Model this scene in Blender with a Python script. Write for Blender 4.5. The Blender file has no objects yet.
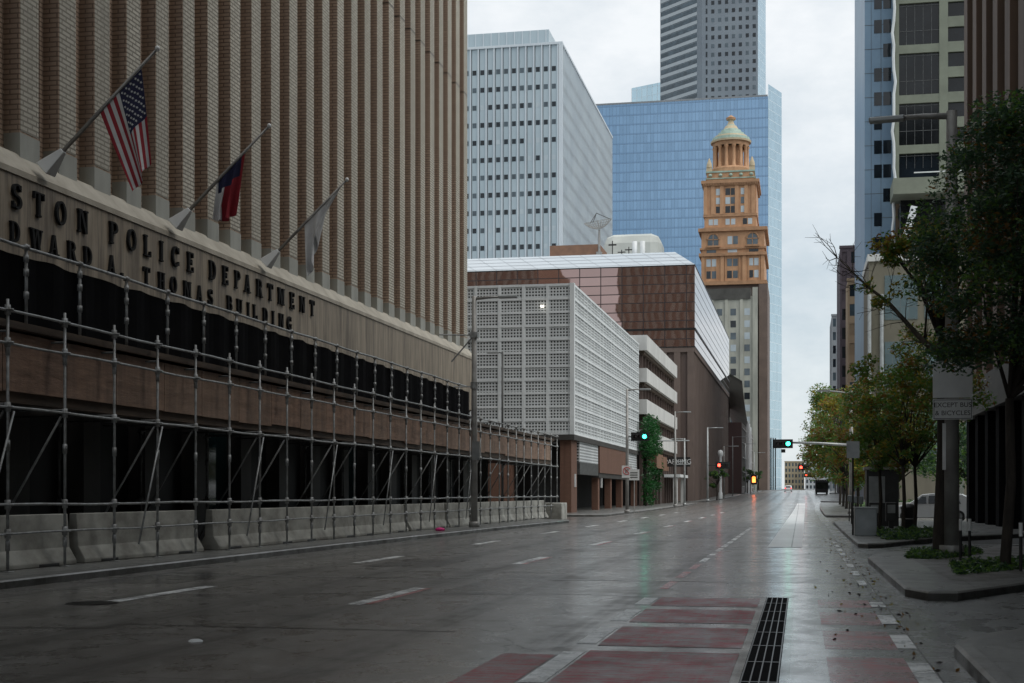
import bpy, math, random
import numpy as np
from mathutils import Vector, Matrix

random.seed(7)
RNG = np.random.default_rng(11)
scene = bpy.context.scene
COL = scene.collection
R = math.radians

# ------------------------------------------------------------------ helpers
OFF = {}                      # world offset of each built object (objects are only translated when made)


def link(o, parent=None, loc=(0, 0, 0)):
    COL.objects.link(o)
    o.location = loc
    if parent is not None:
        o.parent = parent
        OFF[o.name] = OFF.get(parent.name, Vector((0, 0, 0))) + Vector(loc)
    else:
        OFF[o.name] = Vector(loc)
    return o


def tag(o, label=None, cat=None, group=None, kind=None):
    if label: o['label'] = label
    if cat: o['category'] = cat
    if group: o['group'] = group
    if kind: o['kind'] = kind
    return o


def thing(name, label, cat, loc=(0, 0, 0), group=None):
    o = bpy.data.objects.new(name, None)
    o.empty_display_size = .3
    link(o, None, loc)
    return tag(o, label, cat, group)


class MB:
    """collects faces and links them as one mesh object"""
    def __init__(s):
        s.v, s.f, s.m = [], [], []

    def quad(s, pts, mi=0):
        b = len(s.v)
        s.v += [tuple(p) for p in pts]
        s.f.append(tuple(range(b, b + len(pts)))); s.m.append(mi)
        return s

    def box(s, x0, x1, y0, y1, z0, z1, mi=0):
        b = len(s.v)
        s.v += [(x0, y0, z0), (x1, y0, z0), (x1, y1, z0), (x0, y1, z0), (x0, y0, z1), (x1, y0, z1), (x1, y1, z1), (x0, y1, z1)]
        for q in ((0, 3, 2, 1), (4, 5, 6, 7), (0, 1, 5, 4), (2, 3, 7, 6), (3, 0, 4, 7), (1, 2, 6, 5)):
            s.f.append(tuple(b + i for i in q)); s.m.append(mi)
        return s

    def obox(s, c, u, v, w, mi=0):
        """box by centre and three half axis vectors"""
        c, u, v, w = Vector(c), Vector(u), Vector(v), Vector(w)
        b = len(s.v)
        for k in (-1, 1):
            for (i, j) in ((-1, -1), (1, -1), (1, 1), (-1, 1)):
                s.v.append(tuple(c + u * i + v * j + w * k))
        for q in ((0, 3, 2, 1), (4, 5, 6, 7), (0, 1, 5, 4), (2, 3, 7, 6), (3, 0, 4, 7), (1, 2, 6, 5)):
            s.f.append(tuple(b + i for i in q)); s.m.append(mi)
        return s

    def prism(s, poly, z0, z1, mi=0, mtop=None):
        b, n = len(s.v), len(poly)
        s.v += [(p[0], p[1], z0) for p in poly] + [(p[0], p[1], z1 if len(p) < 3 else z1 + p[2]) for p in poly]
        for i in range(n):
            j = (i + 1) % n
            s.f.append((b + i, b + j, b + n + j, b + n + i)); s.m.append(mi)
        s.f.append(tuple(b + n + i for i in range(n))); s.m.append(mi if mtop is None else mtop)
        s.f.append(tuple(b + i for i in reversed(range(n)))); s.m.append(mi)
        return s

    def path(s, pts, rad, n=8, mi=0, cap=True):
        """tube through points, rad a number or a list"""
        pts = [Vector(p) for p in pts]
        k = len(pts)
        rad = [rad] * k if not isinstance(rad, (list, tuple)) else list(rad)
        b = len(s.v)
        ref = None
        for i, p in enumerate(pts):
            d = (pts[min(i + 1, k - 1)] - pts[max(i - 1, 0)]).normalized()
            if ref is None:
                ref = Vector((0, 0, 1)) if abs(d.z) < .9 else Vector((1, 0, 0))
            a = d.cross(ref)
            if a.length < 1e-4: a = d.cross(Vector((0, 1, 0)))
            a.normalize(); c = d.cross(a)
            ref = c.cross(d) if False else ref
            for j in range(n):
                t = 2 * math.pi * j / n
                s.v.append(tuple(p + (a * math.cos(t) + c * math.sin(t)) * rad[i]))
        for i in range(k - 1):
            for j in range(n):
                q = (j + 1) % n
                s.f.append((b + i * n + j, b + i * n + q, b + (i + 1) * n + q, b + (i + 1) * n + j)); s.m.append(mi)
        if cap:
            s.f.append(tuple(b + j for j in reversed(range(n)))); s.m.append(mi)
            s.f.append(tuple(b + (k - 1) * n + j for j in range(n))); s.m.append(mi)
        return s

    def lathe(s, c, prof, n=24, mi=0):
        """prof: (radius, z, material) rows"""
        b = len(s.v)
        for p in prof:
            for j in range(n):
                t = 2 * math.pi * j / n
                s.v.append((c[0] + p[0] * math.cos(t), c[1] + p[0] * math.sin(t), c[2] + p[1]))
        for i in range(len(prof) - 1):
            for j in range(n):
                q = (j + 1) % n
                s.f.append((b + i * n + j, b + i * n + q, b + (i + 1) * n + q, b + (i + 1) * n + j))
                s.m.append(prof[i][2] if len(prof[i]) > 2 else mi)
        return s

    def build(s, name, mats, parent=None, smooth=False, bevel=0, loc=None):
        """loc: world base of a top-level mesh object; children subtract their parent's offset"""
        off = OFF.get(parent.name, Vector((0, 0, 0))) if parent is not None else Vector(loc or (0, 0, 0))
        me = bpy.data.meshes.new(name)
        me.from_pydata([(x - off.x, y - off.y, z - off.z) for x, y, z in s.v], [], s.f)
        for m in (mats if isinstance(mats, (list, tuple)) else [mats]): me.materials.append(m)
        me.polygons.foreach_set('material_index', s.m)
        if smooth: me.polygons.foreach_set('use_smooth', [True] * len(me.polygons))
        me.validate(); me.update()
        o = bpy.data.objects.new(name, me)
        link(o, parent, (0, 0, 0) if parent is not None else tuple(off))
        if bevel:
            bm = o.modifiers.new('bevel', 'BEVEL'); bm.width = bevel; bm.segments = 2; bm.limit_method = 'ANGLE'
        return o


def copy_tree(o, loc=None, rz=None, label=None, parent=None):
    c = o.copy(); COL.objects.link(c)
    if parent is not None: c.parent = parent
    if loc is not None: c.location = loc
    if rz is not None: c.rotation_euler = (0, 0, rz)
    if label: c['label'] = label
    for ch in list(o.children): copy_tree(ch, parent=c)
    return c


# ------------------------------------------------------------------ materials
def new_mat(name):
    m = bpy.data.materials.new(name); m.use_nodes = True
    nt = m.node_tree
    return m, nt, nt.nodes['Principled BSDF']


def nd(nt, t, **kw):
    n = nt.nodes.new(t)
    for k, v in kw.items():
        if k.startswith('i_'): n.inputs[k[2:].replace('_', ' ')].default_value = v
        else: setattr(n, k, v)
    return n


def coords(nt, scale=(1, 1, 1)):
    g = nd(nt, 'ShaderNodeNewGeometry')
    mp = nd(nt, 'ShaderNodeMapping'); mp.inputs['Scale'].default_value = scale
    nt.links.new(g.outputs['Position'], mp.inputs['Vector'])
    return mp.outputs['Vector']


def noise(nt, vec, scale=1., detail=5., rough=.6, lo=.35, hi=.65):
    n = nd(nt, 'ShaderNodeTexNoise'); n.inputs['Scale'].default_value = scale
    n.inputs['Detail'].default_value = detail; n.inputs['Roughness'].default_value = rough
    nt.links.new(vec, n.inputs['Vector'])
    r = nd(nt, 'ShaderNodeMapRange'); r.inputs['From Min'].default_value = lo; r.inputs['From Max'].default_value = hi
    nt.links.new(n.outputs['Fac'], r.inputs['Value'])
    return r.outputs['Result']


def mix(nt, fac, a, b):
    m = nd(nt, 'ShaderNodeMix', data_type='RGBA')
    for sock, v in ((m.inputs[0], fac), (m.inputs[6], a), (m.inputs[7], b)):
        if isinstance(v, (int, float)): sock.default_value = v
        elif isinstance(v, (tuple, list)): sock.default_value = (*v[:3], 1)
        else: nt.links.new(v, sock)
    return m.outputs[2]


def math_n(nt, op, a, b=0., clamp=False):
    m = nd(nt, 'ShaderNodeMath', operation=op); m.use_clamp = clamp
    for i, v in enumerate((a, b)):
        if isinstance(v, (int, float)): m.inputs[i].default_value = v
        else: nt.links.new(v, m.inputs[i])
    return m.outputs[0]


def bump(nt, bsdf, h, strength=.3, dist=.02):
    b = nd(nt, 'ShaderNodeBump'); b.inputs['Strength'].default_value = strength; b.inputs['Distance'].default_value = dist
    nt.links.new(h, b.inputs['Height']); nt.links.new(b.outputs['Normal'], bsdf.inputs['Normal'])


def mat(name, c1, c2=None, scale=1., rough=.7, metal=0., stretch=(1, 1, 1), bmp=0., spec=.5, detail=6.):
    m, nt, b = new_mat(name)
    if c2 is None: c2 = tuple(x * .75 for x in c1)
    v = coords(nt, stretch)
    f = noise(nt, v, scale, detail)
    nt.links.new(mix(nt, f, c1, c2), b.inputs['Base Color'])
    b.inputs['Roughness'].default_value = rough; b.inputs['Metallic'].default_value = metal
    b.inputs['Specular IOR Level'].default_value = spec
    if bmp: bump(nt, b, f, bmp)
    return m


def brick_mat(name, c1, c2, mortar, w=.3, h=.1, rough=.85, strength=.6, msize=.014):
    m, nt, b = new_mat(name)
    g = nd(nt, 'ShaderNodeNewGeometry'); s = nd(nt, 'ShaderNodeSeparateXYZ'); nt.links.new(g.outputs['Position'], s.inputs[0])
    u = math_n(nt, 'ADD', s.outputs[0], s.outputs[1])
    c = nd(nt, 'ShaderNodeCombineXYZ'); nt.links.new(u, c.inputs[0]); nt.links.new(s.outputs[2], c.inputs[1])
    t = nd(nt, 'ShaderNodeTexBrick'); nt.links.new(c.outputs[0], t.inputs['Vector'])
    t.inputs['Scale'].default_value = 1; t.inputs['Brick Width'].default_value = w; t.inputs['Row Height'].default_value = h
    t.inputs['Mortar Size'].default_value = msize; t.inputs['Bias'].default_value = -.1
    t.inputs['Color1'].default_value = (*c1, 1); t.inputs['Color2'].default_value = (*c2, 1); t.inputs['Mortar'].default_value = (*mortar, 1)
    st = noise(nt, coords(nt, (1.3, 1.3, .12)), 1., 6, .65, .3, .75)
    oi = nd(nt, 'ShaderNodeObjectInfo')
    tone = mix(nt, math_n(nt, 'MULTIPLY', oi.outputs['Random'], .32), t.outputs['Color'], tuple(x * .62 for x in c2))
    drip = noise(nt, coords(nt, (2.4, 2.4, .05)), 1.6, 5, .6, .52, .7)
    tone = mix(nt, math_n(nt, 'MULTIPLY', drip, .4), tone, tuple(x * .5 for x in c2))
    nt.links.new(mix(nt, math_n(nt, 'MULTIPLY', st, .45), tone, tuple(x * .45 for x in c2)), b.inputs['Base Color'])
    b.inputs['Roughness'].default_value = rough
    inv = math_n(nt, 'SUBTRACT', 1., t.outputs['Fac'])
    bump(nt, b, inv, strength, .02)
    return m


def grid_fac(nt, ax, pitch, width, off=0.):
    """1 on a line of the given width every pitch metres along a coordinate; ax: 'x','y','z','h'(x+y)"""
    g = nd(nt, 'ShaderNodeNewGeometry'); s = nd(nt, 'ShaderNodeSeparateXYZ'); nt.links.new(g.outputs['Position'], s.inputs[0])
    if ax == 'h': u = math_n(nt, 'ADD', s.outputs[0], s.outputs[1])
    else: u = s.outputs['xyz'.index(ax)]
    u = math_n(nt, 'ADD', u, 1000. * pitch + off)
    md = math_n(nt, 'MODULO', u, pitch)
    return math_n(nt, 'LESS_THAN', md, width)


def vmax(nt, a, b): return math_n(nt, 'MAXIMUM', a, b)


def curtain_mat(name, tint, line, ph, pz, wl, rough=.03, metal=1., var=.25, wav=.0, band=None, hor='h', wz=None):
    """mirror-like curtain wall: mullion grid over glass whose panes differ slightly"""
    m, nt, b = new_mat(name)
    lh = grid_fac(nt, hor, ph, wl); lz = grid_fac(nt, 'z', pz, wz or wl)
    ln = vmax(nt, lh, lz)
    # pane variation: one random value per pane
    g = nd(nt, 'ShaderNodeNewGeometry'); s = nd(nt, 'ShaderNodeSeparateXYZ'); nt.links.new(g.outputs['Position'], s.inputs[0])
    hh = math_n(nt, 'ADD', s.outputs[0], s.outputs[1]) if hor == 'h' else s.outputs['xyz'.index(hor)]
    a = math_n(nt, 'FLOOR', math_n(nt, 'DIVIDE', math_n(nt, 'ADD', hh, 1000. * ph), ph))
    c = math_n(nt, 'FLOOR', math_n(nt, 'DIVIDE', math_n(nt, 'ADD', s.outputs[2], 1000. * pz), pz))
    cv = nd(nt, 'ShaderNodeCombineXYZ'); nt.links.new(a, cv.inputs[0]); nt.links.new(c, cv.inputs[1])
    wn = nd(nt, 'ShaderNodeTexWhiteNoise', noise_dimensions='2D'); nt.links.new(cv.outputs[0], wn.inputs['Vector'])
    col = mix(nt, wn.outputs['Value'], tint, tuple(x * (1 - var) for x in tint))
    if band:
        col = mix(nt, grid_fac(nt, 'z', band[0], band[1]), col, band[2])
    col = mix(nt, ln, col, line)
    nt.links.new(col, b.inputs['Base Color'])
    nt.links.new(math_n(nt, 'SUBTRACT', metal, math_n(nt, 'MULTIPLY', ln, metal * .9)), b.inputs['Metallic'])
    rr = math_n(nt, 'ADD', rough, math_n(nt, 'MULTIPLY', ln, .4)); nt.links.new(rr, b.inputs['Roughness'])
    if wav:
        n = nd(nt, 'ShaderNodeTexNoise'); n.inputs['Scale'].default_value = .35; n.inputs['Detail'].default_value = 2
        nt.links.new(coords(nt), n.inputs['Vector']); 
        cen = nd(nt, 'ShaderNodeVectorMath', operation='SUBTRACT'); nt.links.new(n.outputs['Color'], cen.inputs[0]); cen.inputs[1].default_value = (.5, .5, .5)
        tilt = nd(nt, 'ShaderNodeVectorMath', operation='SUBTRACT'); nt.links.new(wn.outputs['Color'], tilt.inputs[0]); tilt.inputs[1].default_value = (.5, .5, .5)
        sc = nd(nt, 'ShaderNodeVectorMath', operation='SCALE'); nt.links.new(cen.outputs[0], sc.inputs[0]); sc.inputs['Scale'].default_value = wav
        sc2 = nd(nt, 'ShaderNodeVectorMath', operation='SCALE'); nt.links.new(tilt.outputs[0], sc2.inputs[0]); sc2.inputs['Scale'].default_value = wav * .25
        g2 = nd(nt, 'ShaderNodeNewGeometry')
        ad = nd(nt, 'ShaderNodeVectorMath', operation='ADD'); nt.links.new(g2.outputs['Normal'], ad.inputs[0]); nt.links.new(sc.outputs[0], ad.inputs[1])
        ad2 = nd(nt, 'ShaderNodeVectorMath', operation='ADD'); nt.links.new(ad.outputs[0], ad2.inputs[0]); nt.links.new(sc2.outputs[0], ad2.inputs[1])
        nm = nd(nt, 'ShaderNodeVectorMath', operation='NORMALIZE'); nt.links.new(ad2.outputs[0], nm.inputs[0])
        nt.links.new(nm.outputs[0], b.inputs['Normal'])
    return m


def wet_mat(name, c1, c2, rlo=.1, rhi=.42, joint=None, wetness=.8, paint=None, jc=None, tracks=False, grit=.5, smax=1.0, ior=1.5, wear=1.):
    """rain-wet paving: blotchy damp film, tyre-polished tracks, aggregate, cracks; glossy where water stands"""
    m, nt, b = new_mat(name)
    big = noise(nt, coords(nt, (1, .55, 1)), .55, 9, .68, .38, .62)
    blot = noise(nt, coords(nt, (1, .7, 1)), 2.1, 8, .7, .40, .60)
    fine = noise(nt, coords(nt), 38., 4, .7, .3, .7)
    grain = noise(nt, coords(nt), 11., 6, .75, .36, .64)
    col = mix(nt, big, c1, c2)
    col = mix(nt, math_n(nt, 'MULTIPLY', blot, min(.55, grit * 1.1)), col, tuple(x * .38 for x in c1))
    col = mix(nt, math_n(nt, 'MULTIPLY', grain, grit), col, tuple(x * .5 for x in c1))
    col = mix(nt, math_n(nt, 'MULTIPLY', fine, grit * .9), col, tuple(min(1, x * 1.25) for x in c2))
    wet = math_n(nt, 'ADD', math_n(nt, 'MULTIPLY', big, .45), math_n(nt, 'MULTIPLY', blot, .55))
    if tracks:
        g = nd(nt, 'ShaderNodeNewGeometry'); sp_ = nd(nt, 'ShaderNodeSeparateXYZ'); nt.links.new(g.outputs['Position'], sp_.inputs[0])
        wob = noise(nt, coords(nt, (.3, .05, 1)), 1., 3, .5, 0, 1)
        xx = math_n(nt, 'ADD', sp_.outputs[0], math_n(nt, 'MULTIPLY', wob, .5))
        tr = math_n(nt, 'COSINE', math_n(nt, 'MULTIPLY', math_n(nt, 'ADD', xx, 6.2), 2 * math.pi / 1.95))
        trk = nd(nt, 'ShaderNodeMapRange'); trk.inputs['From Min'].default_value = .1; trk.inputs['From Max'].default_value = 1.; nt.links.new(tr, trk.inputs['Value'])
        sm = noise(nt, coords(nt, (5, .12, 1)), 1., 6, .65, .4, .62)
        tk = math_n(nt, 'MULTIPLY', trk.outputs['Result'], math_n(nt, 'ADD', .35, math_n(nt, 'MULTIPLY', sm, .65)))
        col = mix(nt, math_n(nt, 'MULTIPLY', tk, .8), col, tuple(x * .35 for x in c1))
        v = nd(nt, 'ShaderNodeTexVoronoi', feature='DISTANCE_TO_EDGE'); v.inputs['Scale'].default_value = .33
        wv = nd(nt, 'ShaderNodeVectorMath', operation='ADD'); nn = nd(nt, 'ShaderNodeTexNoise'); nn.inputs['Scale'].default_value = 1.1; nn.inputs['Detail'].default_value = 6
        nt.links.new(coords(nt), nn.inputs['Vector']); nt.links.new(coords(nt), wv.inputs[0]); nt.links.new(nn.outputs['Color'], wv.inputs[1]); nt.links.new(wv.outputs[0], v.inputs['Vector'])
        ck = math_n(nt, 'LESS_THAN', v.outputs['Distance'], .006)
        jn = grid_fac(nt, 'y', 6.1, .03, .4)
        col = mix(nt, math_n(nt, 'MULTIPLY', vmax(nt, ck, jn), .75), col, tuple(x * .2 for x in c1))
        wet = math_n(nt, 'SUBTRACT', wet, math_n(nt, 'MULTIPLY', tk, .35))
    if paint:
        worn = noise(nt, coords(nt, (1.2, 3.2, 1)), 2.6, 9, .78, paint[1], paint[1] + .2)
        lines = noise(nt, coords(nt, (.25, 9, 1)), 1.2, 4, .6, .48, .56)
        lines2 = noise(nt, coords(nt, (16, .5, 1)), 1.2, 3, .5, .52, .66)
        cut = math_n(nt, 'SUBTRACT', 1., math_n(nt, 'ADD', math_n(nt, 'MULTIPLY', lines, .5 * wear), math_n(nt, 'MULTIPLY', lines2, .3 * wear)))
        k = math_n(nt, 'MULTIPLY', worn, cut)
        col = mix(nt, k, col, mix(nt, blot, paint[0], tuple(x * .5 for x in paint[0])))
    if joint:
        ln = vmax(nt, grid_fac(nt, 'x', joint[0], joint[2], .3), grid_fac(nt, 'y', joint[1], joint[2], .3))
        col = mix(nt, math_n(nt, 'MULTIPLY', ln, .85), col, jc or tuple(x * .3 for x in c1))
    nt.links.new(col, b.inputs['Base Color'])
    wet = math_n(nt, 'MULTIPLY', wet, 1., True)
    r = nd(nt, 'ShaderNodeMapRange'); r.inputs['To Min'].default_value = rhi; r.inputs['To Max'].default_value = rlo
    nt.links.new(wet, r.inputs['Value']); nt.links.new(r.outputs['Result'], b.inputs['Roughness'])
    b.inputs['IOR'].default_value = ior
    sp = nd(nt, 'ShaderNodeMapRange'); sp.inputs['To Min'].default_value = .25 * smax; sp.inputs['To Max'].default_value = smax
    nt.links.new(wet, sp.inputs['Value']); nt.links.new(sp.outputs['Result'], b.inputs['Specular IOR Level'])
    nt.links.new(math_n(nt, 'MULTIPLY', math_n(nt, 'ADD', math_n(nt, 'MULTIPLY', wet, .65), .35), wetness), b.inputs['Coat Weight'])
    b.inputs['Coat Roughness'].default_value = .17; b.inputs['Coat IOR'].default_value = 1.55
    bump(nt, b, math_n(nt, 'ADD', fine, math_n(nt, 'MULTIPLY', grain, .8)), .32, .010)
    return m


def emit_mat(name, col, s):
    m, nt, b = new_mat(name)
    b.inputs['Base Color'].default_value = (*col, 1)
    b.inputs['Emission Color'].default_value = (*col, 1); b.inputs['Emission Strength'].default_value = s
    return m


def glass_mat(name, c, rough=.04, spec=.8):
    m, nt, b = new_mat(name)
    f = noise(nt, coords(nt), .25, 3)
    nt.links.new(mix(nt, f, c, tuple(x * .5 for x in c)), b.inputs['Base Color'])
    b.inputs['Roughness'].default_value = rough; b.inputs['Specular IOR Level'].default_value = spec
    b.inputs['IOR'].default_value = 1.5
    return m


def leaf_mat(name, c1, c2):
    m, nt, b = new_mat(name)
    f = noise(nt, coords(nt), 1.7, 4, .6, .3, .7)
    g = nd(nt, 'ShaderNodeNewGeometry')
    c = mix(nt, g.outputs['Random Per Island'], c1, c2)
    nt.links.new(mix(nt, math_n(nt, 'MULTIPLY', f, .6), c, tuple(x * .55 for x in c1)), b.inputs['Base Color'])
    b.inputs['Roughness'].default_value = .32
    tr = nd(nt, 'ShaderNodeBsdfTranslucent'); mx = nd(nt, 'ShaderNodeMixShader'); mx.inputs[0].default_value = .5
    out = nt.nodes['Material Output']
    nt.links.new(b.inputs['Base Color'].links[0].from_socket, tr.inputs['Color'])
    nt.links.new(b.outputs[0], mx.inputs[1]); nt.links.new(tr.outputs[0], mx.inputs[2]); nt.links.new(mx.outputs[0], out.inputs['Surface'])
    return m


MT = {}
MT['asphalt'] = wet_mat('wet_asphalt', (.108, .097, .082), (.26, .249, .233), .15, .5, wetness=1., tracks=True, ior=1.6)
MT['wet_film'] = wet_mat('standing_water_film', (.17, .17, .165), (.27, .27, .265), .12, .4, wetness=1.)
MT['ground'] = mat('ground', (.06, .06, .058), (.04, .04, .04), .3, .6)
MT['concrete_road'] = wet_mat('wet_concrete_lane', (.74, .75, .75), (.80, .81, .81), .3, .55, (50, 6, .04), .2, grit=.14)
MT['gutter'] = wet_mat('wet_gutter', (.20, .20, .195), (.29, .29, .28), .1, .4, (40, 3, .03))
MT['red'] = wet_mat('red_bus_lane_paint', (.135, .122, .104), (.26, .25, .235), .3, .58, paint=((.42, .03, .05), .36), wetness=.0, smax=.35)
MT['red_worn'] = wet_mat('worn_red_bus_lane_paint', (.12, .11, .10), (.2, .19, .18), .14, .45, paint=((.42, .03, .05), .31), wetness=.6)
MT['white_paint'] = wet_mat('worn_white_paint', (.09, .09, .088), (.12, .12, .12), .15, .45, paint=((.90, .91, .90), -.1), wetness=.0, grit=.08, wear=.35, smax=.5)
MT['pink_paint'] = wet_mat('worn_pink_paint', (.06, .055, .05), (.08, .07, .07), .15, .45, paint=((.62, .16, .16), .1), wetness=.2)
MT['pave'] = wet_mat('wet_pavement', (.125, .125, .12), (.19, .19, .18), .22, .55, (1.5, 1.5, .025), .35)
MT['kerb'] = wet_mat('wet_kerb', (.15, .148, .138), (.21, .205, .195), .25, .6, None, .3)
MT['kerb_face'] = wet_mat('shaded_kerb_face', (.035, .033, .03), (.06, .057, .05), .3, .6, None, .2)  # kerb shadow painted in: near-black colour for the side faces
MT['paver'] = wet_mat('dark_brick_pavers', (.085, .075, .07), (.12, .11, .10), .28, .6, (.22, .11, .012), .3)
MT['patch'] = wet_mat('dark_asphalt_patch', (.04, .038, .035), (.075, .072, .068), .14, .45, wetness=1., ior=1.55)
MT['tar'] = mat('tar_sealant', (.012, .012, .012), (.02, .02, .02), 4, .3)
MT['drive'] = wet_mat('wet_driveway', (.15, .155, .155), (.21, .215, .215), .14, .45, None, .6)
MT['iron'] = mat('black_iron', (.02, .02, .02), (.035, .035, .035), 8, .35, .6)
MT['brick_side'] = brick_mat('brown_brick', (.58, .44, .335), (.47, .35, .265), (.20, .145, .11), .42, .125, msize=.02)
MT['brick_front'] = brick_mat('buff_brick', (.63, .595, .505), (.50, .47, .395), (.20, .18, .148), .42, .125, strength=.8, msize=.024)
MT['brick_red'] = brick_mat('red_brick', (.21, .10, .065), (.165, .078, .05), (.12, .08, .06), .24, .08, strength=.3)
MT['block'] = mat('grey_stone_block', (.38, .385, .35), (.27, .275, .25), .8, .8, stretch=(1, 1, .3))


def fascia_mat():
    m, nt, b = new_mat('stained_travertine')
    v = coords(nt, (2.2, 2.2, .16)); f = noise(nt, v, 1.2, 8, .7, .35, .68)
    f2 = noise(nt, coords(nt, (5, 5, .5)), 1.5, 5, .6, .4, .7)
    c = mix(nt, f, (.29, .24, .178), (.095, .074, .054)); c = mix(nt, math_n(nt, 'MULTIPLY', f2, .4), c, (.5, .43, .33))
    ln = grid_fac(nt, 'y', 1.885, .022, .4)
    c = mix(nt, math_n(nt, 'MULTIPLY', ln, .8), c, (.12, .10, .08))
    nt.links.new(c, b.inputs['Base Color']); b.inputs['Roughness'].default_value = .6
    bump(nt, b, f, .15)
    return m


MT['fascia'] = fascia_mat()
MT['ledge'] = mat('pale_ledge_stone', (.44, .405, .335), (.31, .28, .225), 1.2, .7)
MT['letter'] = mat('black_letter_metal', (.010, .010, .011), (.016, .016, .016), 3, .8, spec=.2)
MT['dark_glass'] = glass_mat('dark_glass', (.012, .014, .016), .08, .4)
MT['lobby'] = mat('dim_lobby_glass', (.012, .013, .014), (.02, .02, .02), .3, .5, spec=.15)
MT['dark_stone'] = mat('dark_stone', (.055, .05, .046), (.035, .032, .03), .8, .6)
MT['steel'] = mat('galvanised_steel', (.38, .395, .40), (.20, .20, .19), 5, .45, .3)
MT['steel_dark'] = mat('dull_steel', (.16, .165, .165), (.08, .08, .078), 6, .5, .6)
MT['wood'] = None


def wood_mat():
    m, nt, b = new_mat('weathered_plywood')
    v = coords(nt, (1, .5, 3)); f = noise(nt, v, 2.2, 9, .75, .3, .72)
    ob = nd(nt, 'ShaderNodeObjectInfo'); 
    st = noise(nt, coords(nt, (1, 2, .25)), 1.1, 5, .6, .4, .7)
    c = mix(nt, f, (.42, .26, .18), (.16, .098, .068))
    c = mix(nt, math_n(nt, 'MULTIPLY', ob.outputs['Random'], .55), c, (.36, .26, .19))
    c = mix(nt, math_n(nt, 'MULTIPLY', st, .5), c, (.05, .035, .028))
    nt.links.new(c, b.inputs['Base Color']); b.inputs['Roughness'].default_value = .75
    bump(nt, b, f, .5)
    return m


MT['wood'] = wood_mat()
MT['timber'] = mat('dark_timber', (.11, .075, .05), (.05, .035, .025), 3, .8, stretch=(1, .3, 2))
MT['net'] = mat('black_debris_net', (.006, .006, .007), (.009, .009, .010), 2, .95, spec=.05)
MT['barrier'] = mat('jersey_concrete', (.46, .46, .42), (.24, .235, .21), 1.1, .85, stretch=(1, 1, 1.6), bmp=.15)
MT['white_panel'] = mat('white_precast', (.70, .73, .74), (.60, .63, .64), .35, .7)


def breeze_mat():
    m, nt, b = new_mat('perforated_screen_block')
    p = .235
    hx = grid_fac(nt, 'h', p, .13); hz = grid_fac(nt, 'z', p, .13)
    hole = math_n(nt, 'MULTIPLY', hx, hz)
    f = noise(nt, coords(nt, (1, 1, .4)), .3, 5)
    c = mix(nt, f, (.60, .63, .635), (.49, .52, .53))
    c = mix(nt, hole, c, (.018, .019, .02))
    nt.links.new(c, b.inputs['Base Color']); b.inputs['Roughness'].default_value = .8
    return m


MT['breeze'] = breeze_mat()
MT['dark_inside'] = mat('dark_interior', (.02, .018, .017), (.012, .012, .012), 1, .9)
MT['conc_pale'] = mat('pale_concrete', (.62, .62, .60), (.50, .50, .485), .5, .8, stretch=(1, 1, .4))
MT['brown_mirror'] = curtain_mat('bronze_mirror_glass', (.45, .31, .285), (.03, .02, .02), 3.05, 1.3, .13, .02, .95, .12, .014)
MT['brown_rib'] = mat('brown_ribbed_precast', (.125, .088, .075), (.085, .06, .052), .25, .7, stretch=(1, 1, .15))
MT['brown_light'] = mat('brown_precast', (.17, .125, .105), (.13, .095, .08), .3, .7)
MT['skylight'] = curtain_mat('pale_skylight_glass', (.72, .76, .79), (.22, .24, .26), 3.05, .62, .10, .12, .6, .06)
MT['tower_panel'] = mat('pale_blue_metal', (.46, .54, .58), (.40, .48, .52), .05, .4, .25)
MT['tower_fin'] = mat('pale_steel_fin', (.62, .67, .70), (.55, .60, .64), .1, .4, .2)
MT['tower_line'] = mat('dark_groove', (.10, .115, .125), (.08, .09, .1), .1, .5)
MT['win_dark'] = glass_mat('dark_window', (.015, .022, .03), .05, .5)
MT['win_mid'] = glass_mat('grey_window', (.10, .135, .16), .06, .6)
MT['win_pale'] = mat('pale_blind_window', (.5, .57, .6), (.44, .5, .54), .5, .3)
MT['blue_glass'] = curtain_mat('blue_curtain_glass', (.235, .365, .52), (.145, .235, .35), 1.55, 4.3, .13, .06, .92, .14, .004, (4.3, .75, (.18, .28, .41)))
MT['pale_glass'] = curtain_mat('pale_curtain_glass', (.50, .66, .74), (.72, .80, .84), 1.5, 4.3, .14, .08, .9, .15)
MT['granite'] = mat('grey_granite', (.22, .255, .285), (.18, .21, .24), .08, .5)
MT['granite_pale'] = mat('pale_granite_band', (.46, .50, .52), (.40, .44, .46), .1, .45)
MT['terra'] = mat('orange_terracotta', (.56, .32, .175), (.41, .225, .12), .5, .7, stretch=(1, 1, .5))
MT['terra_dark'] = mat('ochre_cornice', (.47, .265, .145), (.33, .185, .10), .6, .75)
MT['copper'] = mat('green_copper', (.36, .47, .40), (.25, .34, .28), .6, .6)
MT['cream'] = mat('cream_stone', (.55, .46, .31), (.46, .37, .24), .5, .7)
MT['annex'] = mat('grey_weathered_stone', (.50, .50, .43), (.34, .345, .30), .3, .85, stretch=(1, 1, .3))
MT['annex_dark'] = mat('sooty_parapet', (.10, .098, .088), (.06, .058, .054), .4, .85)
MT['brown_pier'] = mat('brown_stone_pier', (.155, .098, .066), (.10, .064, .044), .6, .7, stretch=(1, 1, .2))
MT['beige_frame'] = mat('greenish_beige_precast', (.205, .225, .175), (.165, .18, .14), .4, .7)
MT['blue_panel'] = mat('blue_grey_panel', (.20, .30, .40), (.15, .235, .33), .12, .35, .2)
MT['beige_wall'] = mat('beige_plaster', (.19, .172, .128), (.145, .132, .10), .4, .8, stretch=(1, 1, .4))
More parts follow.
